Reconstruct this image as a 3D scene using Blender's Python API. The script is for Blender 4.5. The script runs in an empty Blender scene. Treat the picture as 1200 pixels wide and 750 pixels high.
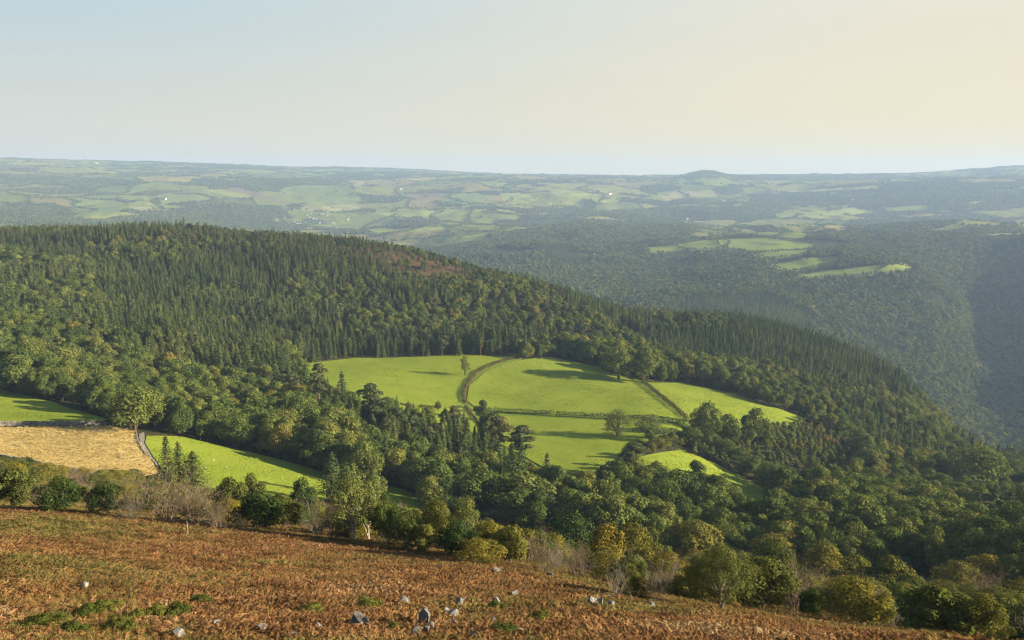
import bpy, bmesh, math, random
import numpy as np
from mathutils import Vector, geometry
rng = np.random.default_rng(11)
random.seed(5)
SC = bpy.context.scene
COL = SC.collection
R = math.radians

# ------------------------------------------------------------------ camera model (1200 x 750 reference frame)
CZ = 460.0
F = 1000.0
PITCH = math.atan(172 / 1000.0)      # level line at row 203
cp, sp = math.cos(PITCH), math.sin(PITCH)

def project(x, y, z):
    z = z - CZ
    dep = y * cp - z * sp
    dep = np.where(dep < 0.1, 0.1, dep)
    return 600 + F * x / dep, 375 - F * (y * sp + z * cp) / dep, dep

def ray(px, py):
    u = (px - 600) / F; v = (375 - py) / F
    return u, cp + v * sp, -sp + v * cp          # dx, dy, dz

# ------------------------------------------------------------------ noise
def _hash(ix, iy, seed):
    h = (ix.astype(np.int64) * 374761393 + iy.astype(np.int64) * 668265263 + seed * 1442695041) & 0xFFFFFFFF
    h = ((h ^ (h >> 13)) * 1274126177) & 0xFFFFFFFF
    h = (h ^ (h >> 16)) & 0xFFFFFFFF
    return h / 4294967295.0

def vnoise(x, y, seed=0):
    ix = np.floor(x); iy = np.floor(y); fx = x - ix; fy = y - iy
    fx = fx * fx * fx * (fx * (fx * 6 - 15) + 10); fy = fy * fy * fy * (fy * (fy * 6 - 15) + 10)
    a = _hash(ix, iy, seed); b = _hash(ix + 1, iy, seed); c = _hash(ix, iy + 1, seed); d = _hash(ix + 1, iy + 1, seed)
    return (a * (1 - fx) + b * fx) * (1 - fy) + (c * (1 - fx) + d * fx) * fy

def fbm(x, y, seed=0, octaves=4):
    s = 0; a = 1; t = 0
    for k in range(octaves):
        s = s + a * vnoise(x * 2 ** k + 17.3 * k, y * 2 ** k - 9.1 * k, seed + k); t += a; a *= 0.5
    return s / t                                   # 0..1, mean .5

def ss(e0, e1, x):
    t = np.clip((x - e0) / (e1 - e0), 0, 1); return t * t * (3 - 2 * t)

def inpoly(px, py, poly):
    px = np.asarray(px, float); py = np.asarray(py, float)
    c = np.zeros(px.shape, bool); n = len(poly); j = n - 1
    for i in range(n):
        xi, yi = poly[i]; xj, yj = poly[j]
        if yi != yj:
            c ^= ((yi > py) != (yj > py)) & (px < (xj - xi) * (py - yi) / (yj - yi) + xi)
        j = i
    return c

# ------------------------------------------------------------------ terrain profiles: for a bearing, (distance m, row in the reference frame)
NEAR = [(2, 1100), (6, 900), (14, 810), (22, 775), (30, 752)]
T = {
 -500: NEAR + [(50, 660), (80, 600), (120, 575), (290, 530), (500, 450), (950, 330), (1200, 275), (2000, 340), (4500, 250), (7000, 220), (12000, 202), (22000, 188)],
 0: NEAR + [(45, 692), (70, 632), (95, 600), (110, 590), (150, 572), (290, 538), (370, 500), (500, 457), (680, 398), (950, 330), (1200, 277), (1350, 278), (2000, 345), (3200, 310), (4500, 257), (5500, 241), (7000, 224), (9000, 213), (12000, 203), (16000, 195), (22000, 188)],
 150: NEAR + [(47, 690), (72, 640), (95, 608), (112, 597), (150, 586), (270, 550), (360, 502), (470, 472), (680, 400), (950, 328), (1180, 276), (1350, 278), (2000, 345), (3200, 310), (4500, 256), (5500, 240), (7000, 225), (9000, 214), (12000, 204), (16000, 197), (22000, 190)],
 300: NEAR + [(50, 688), (75, 645), (92, 622), (108, 612), (150, 605), (250, 580), (350, 532), (450, 490), (640, 428), (850, 362), (1150, 279), (1300, 281), (2000, 345), (3200, 310), (4500, 265), (5500, 248), (6500, 236), (8000, 223), (10000, 213), (13000, 205), (18000, 198), (22000, 194)],
 450: NEAR + [(50, 690), (75, 652), (90, 637), (106, 628), (150, 625), (290, 587), (400, 520), (520, 470), (660, 420), (720, 400), (900, 348), (1130, 291), (1280, 294), (2000, 345), (3600, 300), (4800, 268), (5500, 255), (6500, 243), (8000, 230), (10000, 218), (13000, 208), (18000, 201), (22000, 198)],
 600: NEAR + [(50, 697), (70, 667), (84, 655), (100, 650), (150, 648), (260, 622), (330, 580), (430, 522), (510, 487), (660, 423), (760, 396), (1050, 331), (1200, 335), (1800, 352), (2600, 320), (3000, 300), (3500, 285), (3900, 272), (4700, 270), (5500, 253), (6500, 242), (8000, 231), (10000, 221), (13000, 212), (18000, 206), (22000, 204)],
 750: NEAR + [(48, 712), (65, 695), (77, 687), (95, 684), (140, 680), (220, 652), (330, 592), (430, 530), (500, 493), (620, 450), (800, 412), (1050, 373), (1200, 380), (1500, 392), (2100, 352), (2400, 335), (2700, 318), (3000, 300), (3500, 281), (3800, 270), (4600, 264), (5500, 249), (7000, 237), (9000, 225), (12000, 215), (18000, 208), (22000, 206)],
 900: NEAR + [(45, 735), (58, 724), (70, 714), (90, 709), (140, 698), (200, 680), (330, 614), (430, 577), (500, 536), (620, 480), (800, 436), (1050, 389), (1200, 398), (1500, 432), (1800, 392), (2100, 352), (2300, 328), (2400, 321), (2700, 301), (3100, 286), (3400, 280), (4200, 272), (5500, 250), (7000, 236), (9000, 225), (12000, 215), (18000, 207), (22000, 206)],
 1050: NEAR + [(42, 752), (52, 745), (62, 739), (90, 734), (150, 712), (250, 672), (400, 602), (600, 541), (800, 488), (1000, 442), (1130, 450), (1400, 500), (1700, 452), (2000, 400), (2300, 348), (2500, 313), (3000, 293), (3500, 285), (4500, 266), (5500, 250), (7000, 237), (9000, 224), (12000, 214), (18000, 206), (22000, 204)],
 1110: NEAR + [(42, 758), (62, 744), (90, 738), (150, 714), (270, 668), (430, 602), (620, 552), (780, 527), (930, 513), (1080, 522), (1350, 520), (1650, 470), (1900, 430), (2200, 378), (2450, 343), (2600, 340), (3000, 302), (3500, 284), (4500, 266), (5500, 250), (7000, 237), (9000, 224), (12000, 214), (18000, 205), (22000, 203)],
 1155: NEAR + [(42, 762), (80, 748), (150, 716), (290, 658), (470, 596), (680, 560), (830, 546), (960, 548), (1150, 562), (1450, 535), (1800, 482), (2200, 425), (2500, 385), (2800, 340), (3100, 306), (3500, 284), (4500, 266), (5500, 251), (7000, 237), (9000, 224), (12000, 213), (18000, 202), (22000, 200)],
 1200: NEAR + [(42, 765), (80, 752), (150, 718), (300, 652), (500, 594), (700, 562), (850, 552), (980, 557), (1200, 566), (1500, 530), (1800, 480), (2200, 420), (2500, 375), (2800, 330), (3100, 300), (3500, 281), (4500, 267), (5500, 252), (7000, 238), (9000, 225), (12000, 213), (18000, 200), (22000, 197)],
 1400: NEAR + [(42, 768), (80, 756), (150, 722), (300, 660), (500, 605), (700, 575), (900, 572), (1200, 560), (1500, 512), (2000, 412), (2500, 338), (3000, 292), (3500, 276), (4500, 262), (7000, 237), (12000, 212), (22000, 196)],
 1700: NEAR + [(42, 768), (80, 756), (150, 722), (300, 662), (500, 610), (800, 578), (1200, 562), (1500, 520), (2000, 425), (2500, 355), (3000, 297), (4500, 258), (7000, 236), (12000, 212), (22000, 196)],
}

def pchip(xs, ys, q):
    xs = np.asarray(xs, float); ys = np.asarray(ys, float)
    h = np.diff(xs); m = np.diff(ys, axis=0) / (h if ys.ndim == 1 else h[:, None])
    d = np.zeros_like(ys)
    a, b = m[:-1], m[1:]
    with np.errstate(all='ignore'):
        hm = np.where(a * b > 0, 2 * a * b / (a + b), 0)
    d[1:-1] = np.nan_to_num(hm); d[0] = m[0]; d[-1] = m[-1]
    i = np.clip(np.searchsorted(xs, q) - 1, 0, len(h) - 1)
    t = (q - xs[i]) / h[i]
    if ys.ndim > 1: t = t[:, None]; hi = h[i][:, None]
    else: hi = h[i]
    return ((2 * t**3 - 3 * t**2 + 1) * ys[i] + (t**3 - 2 * t**2 + t) * hi * d[i]
            + (-2 * t**3 + 3 * t**2) * ys[i + 1] + (t**3 - t**2) * hi * d[i + 1])

DMIN, DMAX = 1.5, 11500.0
LR = np.concatenate([np.linspace(math.log(1.5), math.log(20), 40, endpoint=False),
                     np.linspace(math.log(20), math.log(3000), 330, endpoint=False),
                     np.linspace(math.log(3000), math.log(DMAX), 420)])
DR = np.exp(LR)
cols = sorted(T)
ZC = []
for c in cols:
    ds, zs = [1.4], [-1.6]
    for d, y in T[c]:
        u, yy, dz = ray(c, y); d = d if d < 6000 else 6000 + (d - 6000) * .3125
        ds.append(d); zs.append(dz / math.hypot(u, yy) * d)
    ds.append(12500); zs.append(zs[-1] * 1.15)
    ld = np.log(ds); s = pchip(ld, np.array(zs) / np.array(ds), LR)     # smooth in slope, not height
    ZC.append(s)
PXF = np.linspace(-500, 1700, 441)
ST = pchip(cols, np.array(ZC), PXF)                # (441, nd) of z / d
_k = np.exp(-(np.arange(-14, 15) / 6.0) ** 2); _k /= _k.sum()          # far profiles blend into each other without creases
_pad = np.vstack([np.repeat(ST[:1], 14, 0), ST, np.repeat(ST[-1:], 14, 0)])
_sm = sum(_k[i] * _pad[i:i + len(ST)] for i in range(29)); _w = ss(1150, 1500, DR)[None]
ST = ST * (1 - _w) + _sm * _w
def bump(az, d, a0, wa, d0, wd, h):
    return h * np.exp(-((az - a0) / wa) ** 2) * np.exp(-((d - d0) / wd) ** 2)
AZ = np.concatenate([np.radians(np.arange(-180, -42, 3.0)), np.radians(np.arange(-42, 42, 0.055)), np.radians(np.arange(42, 180.1, 3.0))])

def raw_height(az, d, row):
    """az (na,1), d (1,nd)"""
    front = np.abs(az) < 1.2
    ta = np.where(front, np.tan(np.clip(az, -1.2, 1.2)), np.sign(az) * 9)
    py = np.full((az.shape[0], d.shape[1]), 300.0)
    for it in range(5):
        px = np.clip(600 + F * ta * (cp + (375 - py) / F * sp), -500, 1700)
        f = (px + 500) / 5.0; i = np.clip(f.astype(int), 0, 439); t = f - i
        s = ST[i, row] * (1 - t) + ST[i + 1, row] * t
        z = s * d
        y = np.cos(np.clip(az, -1.2, 1.2)) * d
        dep = np.maximum(y * cp - z * sp, .1)
        py = np.clip(375 - F * (y * sp + z * cp) / dep, 150, 1200)
    return z

AZg, Dg = AZ[:, None], DR[None, :]
ROW = np.arange(len(DR))[None, :]
ZG = raw_height(AZg, Dg, ROW)
XG = np.sin(AZg) * Dg; YG = np.cos(AZg) * Dg
a_s = np.interp(LR, np.log([1.5, 20, 60, 150, 400, 1300, 3000, 24000]), [0, .25, .7, 1.2, 1.5, 5, 12, 14])[None, :]
a_l = np.interp(LR, np.log([1.5, 1300, 2500, 3600, 4800, 7000, 10500]), [0, 0, 14, 24, 90, 70, 20])[None, :]
ZG = ZG + a_s * 2 * (fbm(XG / 60, YG / 60, 3, 3) - .5) * np.where(Dg < 300, 1, .0) + a_s * 2 * (fbm(XG / 160, YG / 160, 4, 3) - .5) * np.where(Dg < 300, 0, 1)
ZG = ZG + a_l * 2 * (fbm(XG / 1650, YG / 1650, 21, 4) - .52)
a_m = np.interp(LR, np.log([1.5, 1350, 1800, 3300, 5000, 11500]), [0, 0, 24, 24, 20, 6])[None, :]
ZG = ZG + a_m * 2 * (fbm(XG / 460, YG / 460, 27, 3) - .5)
def pxaz(px): return math.atan((px - 600) / F / (cp + .172 * sp))
ZG += bump(AZg, Dg, pxaz(826), .024, 8950, 900, 62) + bump(AZg, Dg, pxaz(1165), .055, 10500, 800, 36) + bump(AZg, Dg, pxaz(5), .05, 10500, 800, 14)
ZG += 45 * np.exp(-((XG - 365) / 100) ** 2 - ((YG - 268) / 72) ** 2)        # unseen hill added beyond the frame to cast shade on the valley floor
ZG = np.where((np.abs(AZg) > 1.2) & (Dg < 3000), np.minimum(ZG, -1.6), ZG)
ZG = np.minimum(ZG, 620)

def ground(x, y):
    """height (world z) of the terrain mesh at x, y"""
    x = np.asarray(x, float); y = np.asarray(y, float)
    az = np.arctan2(x, y); ld = np.log(np.maximum(np.hypot(x, y), DMIN * 1.001))
    i = np.clip(np.searchsorted(AZ, az) - 1, 0, len(AZ) - 2); j = np.clip(np.searchsorted(LR, ld) - 1, 0, len(LR) - 2)
    u = np.clip((az - AZ[i]) / (AZ[i + 1] - AZ[i]), 0, 1); v = np.clip((np.exp(ld) - DR[j]) / (DR[j + 1] - DR[j]), 0, 1)
    return CZ + (ZG[i, j] * (1 - u) + ZG[i + 1, j] * u) * (1 - v) + (ZG[i, j + 1] * (1 - u) + ZG[i + 1, j + 1] * u) * v

def at(px, py, dmin=25.0, dmax=11300.0):
    """first ground point seen through the reference-frame pixel, beyond dmin"""
    dx, dy, dz = ray(px, py); h = math.hypot(dx, dy)
    d = np.exp(np.linspace(math.log(dmin), math.log(dmax), 3000))
    x, y = dx / h * d, dy / h * d
    diff = CZ + dz / h * d - ground(x, y)
    k = np.argmax(diff < 0)
    if diff[k] >= 0: k = int(np.argmin(np.abs(diff)))
    return np.array([x[k], y[k], ground(x[k], y[k])])

# ------------------------------------------------------------------ materials
def mat(name): 
    m = bpy.data.materials.new(name); m.use_nodes = True
    nt = m.node_tree
    for n in list(nt.nodes):
        if n.type == 'BSDF_PRINCIPLED': nt.nodes.remove(n)
    return m, nt, nt.nodes['Material Output']
def N(nt, t, **kw):
    n = nt.nodes.new(t)
    for k, v in kw.items(): setattr(n, k, v)
    return n
def ramp(nt, stops, interp='LINEAR'):
    r = N(nt, 'ShaderNodeValToRGB'); e = r.color_ramp.elements; r.color_ramp.interpolation = interp
    while len(e) > 1: e.remove(e[-1])
    e[0].position = stops[0][0]; e[0].color = (*stops[0][1], 1)
    for p, c in stops[1:]:
        q = e.new(p); q.color = (*c, 1)
    return r
def foliage(name, stops, scale=.35, transl=.17, rough=1.0, pos_patch=0.0, noise_amt=.35):
    """leaf material: hue picked per plant, clumps lighter and darker, a share of light passes through the leaf"""
    m, nt, out = mat(name); L = nt.links.new
    info = N(nt, 'ShaderNodeObjectInfo'); r = ramp(nt, stops)
    geo = N(nt, 'ShaderNodeNewGeometry')
    if pos_patch:
        n2 = N(nt, 'ShaderNodeTexNoise'); n2.inputs['Scale'].default_value = pos_patch; n2.inputs['Detail'].default_value = 3
        L(geo.outputs['Position'], n2.inputs['Vector'])
        mx = N(nt, 'ShaderNodeMath', operation='MULTIPLY_ADD'); L(n2.outputs['Fac'], mx.inputs[0]); mx.inputs[1].default_value = 1.9; mx.inputs[2].default_value = -.68
        m3 = N(nt, 'ShaderNodeMath', operation='MULTIPLY_ADD'); L(info.outputs['Random'], m3.inputs[0]); m3.inputs[1].default_value = .45; L(mx.outputs[0], m3.inputs[2])
        L(m3.outputs[0], r.inputs[0])
    else: L(info.outputs['Random'], r.inputs[0])
    nz = N(nt, 'ShaderNodeTexNoise'); nz.inputs['Scale'].default_value = scale; nz.inputs['Detail'].default_value = 4
    L(geo.outputs['Position'], nz.inputs['Vector'])
    mr = N(nt, 'ShaderNodeMapRange'); mr.inputs[1].default_value = .3; mr.inputs[2].default_value = .7
    mr.inputs[3].default_value = 1 - noise_amt; mr.inputs[4].default_value = 1 + noise_amt; L(nz.outputs['Fac'], mr.inputs[0])
    isl = N(nt, 'ShaderNodeMapRange'); isl.inputs[3].default_value = .72; isl.inputs[4].default_value = 1.28; L(geo.outputs['Random Per Island'], isl.inputs[0])
    mu = N(nt, 'ShaderNodeMath', operation='MULTIPLY'); L(mr.outputs[0], mu.inputs[0]); L(isl.outputs[0], mu.inputs[1])
    sc = N(nt, 'ShaderNodeVectorMath', operation='SCALE'); L(r.outputs[0], sc.inputs[0]); L(mu.outputs[0], sc.inputs['Scale'])
    d = N(nt, 'ShaderNodeBsdfDiffuse'); t = N(nt, 'ShaderNodeBsdfTranslucent'); L(sc.outputs[0], d.inputs[0])
    sc2 = N(nt, 'ShaderNodeVectorMath', operation='MULTIPLY'); L(sc.outputs[0], sc2.inputs[0]); sc2.inputs[1].default_value = (1.25, 1.2, .7); L(sc2.outputs[0], t.inputs[0])
    ms = N(nt, 'ShaderNodeMixShader'); ms.inputs[0].default_value = transl; L(d.outputs[0], ms.inputs[1]); L(t.outputs[0], ms.inputs[2])
    L(ms.outputs[0], out.inputs[0]); return m
def bark(name, a, b, scale=2.0):
    m, nt, out = mat(name); L = nt.links.new
    nz = N(nt, 'ShaderNodeTexNoise'); nz.inputs['Scale'].default_value = scale; nz.inputs['Detail'].default_value = 6
    geo = N(nt, 'ShaderNodeNewGeometry'); L(geo.outputs['Position'], nz.inputs['Vector'])
    r = ramp(nt, [(.35, a), (.65, b)]); L(nz.outputs['Fac'], r.inputs[0])
    d = N(nt, 'ShaderNodeBsdfDiffuse'); L(r.outputs[0], d.inputs[0]); L(d.outputs[0], out.inputs[0]); return m

G = lambda *c: tuple(c)
M = {}
M['broad'] = foliage('broadleaf_leaves', [(0, G(.058, .085, .023)), (.4, G(.088, .116, .028)), (.75, G(.115, .138, .032)), (.95, G(.14, .148, .035)), (1, G(.185, .155, .034))], transl=.2)
M['oak'] = foliage('oak_leaves', [(0, G(.078, .105, .026)), (1, G(.112, .135, .032))], transl=.2)
M['spruce'] = foliage('spruce_needles', [(0, G(.044, .068, .028)), (.4, G(.07, .096, .034)), (.7, G(.1, .122, .037)), (1, G(.132, .14, .042))], transl=.15, scale=.12, pos_patch=.011)
M['pine'] = foliage('pine_needles', [(0, G(.06, .08, .036)), (.6, G(.086, .1, .04)), (1, G(.115, .115, .044))], transl=.14)
M['young'] = foliage('young_tree_leaves', [(0, G(.08, .11, .03)), (.5, G(.115, .138, .038)), (.9, G(.155, .155, .042)), (1, G(.2, .15, .036))])
M['olive'] = foliage('hawthorn_leaves', [(0, G(.062, .08, .02)), (.4, G(.1, .108, .026)), (.75, G(.135, .13, .028)), (1, G(.175, .14, .022))], scale=.8)
M['holly'] = foliage('holly_leaves', [(0, G(.026, .048, .016)), (1, G(.06, .085, .02))], scale=.8, transl=.15)
M['yellow'] = foliage('turning_leaves', [(0, G(.1, .108, .026)), (.5, G(.125, .12, .027)), (1, G(.165, .126, .027))], scale=.8)
M['lone'] = foliage('lone_tree_leaves', [(0, G(.105, .118, .034)), (1, G(.11, .122, .034))], scale=1.2)
M['birch'] = foliage('birch_leaves', [(0, G(.08, .108, .034)), (1, G(.125, .138, .04))], scale=.8)
M['far'] = foliage('distant_leaves', [(0, G(.055, .085, .026)), (.4, G(.085, .118, .03)), (.75, G(.12, .145, .036)), (1, G(.16, .155, .042))], scale=.03, noise_amt=.25)
M['hedge'] = foliage('hedge_leaves', [(0, G(.05, .065, .022)), (1, G(.09, .09, .028))], scale=.6)
M['hedge_bank'] = foliage('bracken_bank', [(0, G(.1, .085, .035)), (1, G(.13, .105, .042))], scale=.3)
M['bracken'] = foliage('dead_bracken', [(0, G(.1, .1, .026)), (.17, G(.145, .12, .04)), (.38, G(.185, .11, .042)), (.66, G(.172, .084, .036)), (.86, G(.23, .14, .062)), (1, G(.31, .22, .11))], scale=.4, pos_patch=.06, noise_amt=.5, transl=.26)
M['rough'] = foliage('rough_grass_blades', [(0, G(.1, .11, .03)), (.5, G(.17, .14, .045)), (1, G(.28, .2, .08))], scale=.25, pos_patch=.1)
M['bilberry'] = foliage('bilberry_leaves', [(0, G(.055, .075, .016)), (1, G(.11, .115, .024))], scale=1.5)
M['twig'] = bark('bare_twigs', (.13, .095, .07), (.21, .165, .125))
M['paletwig'] = bark('lichen_twigs', (.17, .145, .11), (.29, .255, .2))
M['bark'] = bark('dark_bark', (.05, .038, .026), (.11, .085, .06))
M['palebark'] = bark('pale_bark', (.32, .27, .2), (.55, .5, .42), 5)
M['greybark'] = bark('grey_bark', (.16, .135, .105), (.34, .3, .24), 5)
M['pinebark'] = bark('pine_bark', (.12, .07, .045), (.22, .13, .08))

# ------------------------------------------------------------------ mesh helpers
def mesh_np(name, verts, quads=None, tris=None, mats=(), qmat=None, tmat=None, smooth=False):
    me = bpy.data.meshes.new(name)
    quads = np.zeros((0, 4), int) if quads is None else np.asarray(quads, int).reshape(-1, 4)
    tris = np.zeros((0, 3), int) if tris is None else np.asarray(tris, int).reshape(-1, 3)
    nq, ntr = len(quads), len(tris)
    me.vertices.add(len(verts)); me.vertices.foreach_set('co', np.asarray(verts, np.float32).ravel())
    me.loops.add(nq * 4 + ntr * 3); me.loops.foreach_set('vertex_index', np.concatenate([quads.ravel(), tris.ravel()]).astype(np.int32))
    me.polygons.add(nq + ntr)
    me.polygons.foreach_set('loop_start', np.concatenate([np.arange(nq) * 4, nq * 4 + np.arange(ntr) * 3]).astype(np.int32))
    mi = np.zeros(nq + ntr, np.int32)
    if qmat is not None: mi[:nq] = qmat
    if tmat is not None: mi[nq:] = tmat
    me.polygons.foreach_set('material_index', mi)
    me.polygons.foreach_set('use_smooth', np.full(nq + ntr, smooth))
    for m in mats: me.materials.append(m)
    me.update(calc_edges=True); return me

class MB:
    def __init__(s): s.v = []; s.q = []; s.t = []; s.n = 0
    def add(s, v, q=None, t=None):
        if q is not None and len(q): s.q.append(np.asarray(q) + s.n)
        if t is not None and len(t): s.t.append(np.asarray(t) + s.n)
        s.v.append(np.asarray(v, float)); s.n += len(v)
    def leaves(s, c, nrm, size, aspect=1.0, r=rng):
        n = len(c); nrm = nrm / (np.linalg.norm(nrm, axis=1, keepdims=True) + 1e-9)
        t = np.cross(nrm, r.normal(size=(n, 3))); t /= np.linalg.norm(t, axis=1, keepdims=True) + 1e-9
        b = np.cross(nrm, t); sz = np.broadcast_to(np.asarray(size, float), (n,))[:, None] * .5
        k = r.uniform(.55, 1.25, (4, n, 1))
        fold = nrm * sz * r.uniform(-.5, .5, (n, 1))
        V = np.stack([c + t * sz * k[0] * aspect + fold, c + b * sz * k[1], c - t * sz * k[2] * aspect + fold, c - b * sz * k[3]], 1).reshape(-1, 3)
        s.add(V, np.arange(n * 4).reshape(-1, 4))
    def tube(s, pts, rad, sides=6):
        pts = np.asarray(pts, float); n = len(pts); rad = np.broadcast_to(np.asarray(rad, float), (n,))
        d = np.gradient(pts, axis=0); d /= np.linalg.norm(d, axis=1, keepdims=True) + 1e-9
        ref = np.where(np.abs(d[:, 2:3]) > .9, np.array([[1., 0, 0]]), np.array([[0, 0, 1.]]))
        a = np.cross(d, ref); a /= np.linalg.norm(a, axis=1, keepdims=True) + 1e-9; b = np.cross(d, a)
        th = np.arange(sides) / sides * 2 * math.pi
        V = (pts[:, None] + rad[:, None, None] * (a[:, None] * np.cos(th)[None, :, None] + b[:, None] * np.sin(th)[None, :, None])).reshape(-1, 3)
        i = np.arange(n - 1)[:, None] * sides; j = np.arange(sides)[None]; j2 = (j + 1) % sides
        s.add(V, np.stack([i + j, i + j2, i + sides + j2, i + sides + j], -1).reshape(-1, 4))
    def mesh(s, name, mats, smooth=False):
        return mesh_np(name, np.concatenate(s.v), np.concatenate(s.q) if s.q else None, np.concatenate(s.t) if s.t else None, mats, smooth=smooth)
    def arrays(s):
        return np.concatenate(s.v), np.concatenate(s.q)

def sph(n, r):
    v = r.normal(size=(n, 3)); return v / np.linalg.norm(v, axis=1, keepdims=True)

# ------------------------------------------------------------------ plant prototypes: each returns (crown builder, trunk builder, nominal height, nominal width)
def broad(seed, h=14, w=12, nl=16, n=5200, leaf=.55, base=.16, trunk_r=.035, sparse=1.0, forks=3, lobe=(.26, .42)):
    r = np.random.default_rng(seed); cr, tr = MB(), MB()
    zc = h * (base + (1 - base) * .5); ez = h * (1 - base) * .5; ex = w * .5
    u = sph(nl * 3, r); u = u[u[:, 2] > -.75][:nl]
    u *= r.uniform(.55, .86, (len(u), 1))
    C = u * np.array([ex * .82, ex * .82, ez * .86]) + np.array([0, 0, zc]) + r.normal(size=u.shape) * w * .02
    # broader below the middle, domed above
    C[:, :2] *= np.clip(1.18 - .42 * np.clip((C[:, 2:3] - zc) / ez, -.4, 1), .6, 1.3)
    RAD = r.uniform(*lobe, len(C)) * w * .5
    C = np.vstack([C, [[0, 0, zc + ez * .62]], [[0, 0, zc - ez * .1]]]); RAD = np.append(RAD, [w * .2, w * .3])
    per = (n * RAD ** 2 / np.sum(RAD ** 2)).astype(int)
    for c, rad, k in zip(C, RAD, per):
        if k < 2: continue
        d = sph(k, r); d[:, 2] = np.where((d[:, 2] < -.3) & (r.random(k) < .55), -d[:, 2], d[:, 2])
        rr = rad * np.where(r.random(k) < .8, r.uniform(.78, 1.1, k), r.uniform(.3, .8, k))
        rr *= 1 + .16 * np.sin(d[:, 0] * 7 + c[0]) * np.sin(d[:, 1] * 6 + c[1])
        P = c + d * rr[:, None] * np.array([1, 1, .86])
        dist = np.linalg.norm((P[:, None] - C[None]) / RAD[None, :, None], axis=2)
        keep = (np.sort(dist, axis=1)[:, 0] > .62) | (r.random(k) < .25)
        if sparse < 1: keep &= r.random(k) < sparse
        P = P[keep]; d = d[keep]
        cr.leaves(P, d + r.normal(size=P.shape) * .4 + np.array([0, 0, .2]), leaf * r.uniform(.6, 1.35, len(P)), r=r)
    hb = h * max(base, .05) + ez * .35
    for k in range(forks):
        a = 2 * math.pi * (k + r.random() * .5) / forks; off = 0 if forks < 3 else .12 * w * .2
        p0 = np.array([math.cos(a) * off * .3, math.sin(a) * off * .3, -.4])
        top = C[np.argmin(np.abs(np.arctan2(C[:, 1], C[:, 0]) - (a - math.pi)))]
        mid = np.array([top[0] * .22, top[1] * .22, hb * .8]) + r.normal(size=3) * w * .015
        t = np.linspace(0, 1, 8)[:, None]
        P = (1 - t) ** 2 * p0 + 2 * t * (1 - t) * mid + t ** 2 * top
        tr.tube(P, np.linspace(trunk_r * h * .6, trunk_r * h * .12, 8), 7)
    for c in C[::2]:
        p0 = np.array([c[0] * .1, c[1] * .1, hb * r.uniform(.75, 1.15)]); t = np.linspace(0, 1, 5)[:, None]
        P = (1 - t) * p0 + t * c + np.sin(t * math.pi) * r.normal(size=3) * w * .03
        tr.tube(P, np.linspace(trunk_r * h * .28, trunk_r * h * .06, 5), 5)
    return cr, tr, h, w

def spruce(seed, h=20, w=5.6, whorls=24, per=8, q=6, leaf=.62):
    r = np.random.default_rng(seed); cr, tr = MB(), MB()
    P, Nn, S = [], [], []
    for i in range(whorls):
        t = (i + .6 * r.random()) / whorls; z = h * (.06 + .92 * t)
        L = w * .5 * (1 - t) ** .7 * r.uniform(.82, 1.12) + .12
        m = max(4, int(per * (1 - .45 * t)))
        for k in range(m):
            a = 2 * math.pi * (k + r.random() * .7) / m + i * 1.1; l = L * r.uniform(.72, 1.15)
            dr = np.array([math.cos(a), math.sin(a), 0])
            for j in range(q):
                s = (j + .5 + r.random() * .5) / q
                P.append(dr * l * s + np.array([r.normal() * .12, r.normal() * .12, z - .42 * l * s + .2 * l * s * s + r.normal() * .08]))
                Nn.append(np.array([dr[0] * .55, dr[1] * .55, .8]) + r.normal(size=3) * .45); S.append(leaf * (1.25 - .55 * s) * r.uniform(.75, 1.25) * (.55 + .45 * (1 - t) ** .5))
    cr.leaves(np.array(P), np.array(Nn), np.array(S), 1.2, r=r)
    k = 14; z = h * (.93 + .08 * np.arange(k) / k); cr.leaves(np.stack([r.normal(size=k) * .06, r.normal(size=k) * .06, z], 1), r.normal(size=(k, 3)) * np.array([1, 1, .2]), .3, r=r)
    tr.tube([[0, 0, -.5], [0, 0, h * .5], [.03, 0, h * .98]], [.24, .14, .03], 6)
    return cr, tr, h, w

def pine(seed, h=15, w=9, clumps=13, n=2600, leaf=.5):
    r = np.random.default_rng(seed); cr, tr = MB(), MB()
    C, RAD = [], []
    for i in range(clumps):
        t = (i + r.random()) / clumps; z = h * (.42 + .52 * t); a = i * 2.4 + r.random()
        rad = w * .5 * (.95 - .55 * abs(t - .4) * 1.5) * r.uniform(.25, .72)
        C.append([math.cos(a) * rad, math.sin(a) * rad, z]); RAD.append(w * r.uniform(.15, .25))
    C = np.array(C); RAD = np.array(RAD); C = np.vstack([C, [[0, 0, h * .93]]]); RAD = np.append(RAD, w * .2)
    for c, rad in zip(C, RAD):
        k = int(n * rad ** 2 / np.sum(RAD ** 2)); d = sph(k, r); d[:, 2] = np.where(d[:, 2] < -.2, -d[:, 2], d[:, 2])
        P = c + d * rad * r.uniform(.7, 1.08, (k, 1)) * np.array([1, 1, .52])
        cr.leaves(P, d * np.array([1, 1, 1.6]) + r.normal(size=P.shape) * .5, leaf * r.uniform(.6, 1.3, k), r=r)
        p0 = np.array([0, 0, c[2] - h * .07]); t = np.linspace(0, 1, 4)[:, None]
        tr.tube((1 - t) * p0 + t * c, np.linspace(.12, .05, 4), 5)
    tr.tube([[0, 0, -.5], [.15, .1, h * .45], [-.1, .05, h * .92]], [.27, .2, .07], 7)
    return cr, tr, h, w

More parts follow.
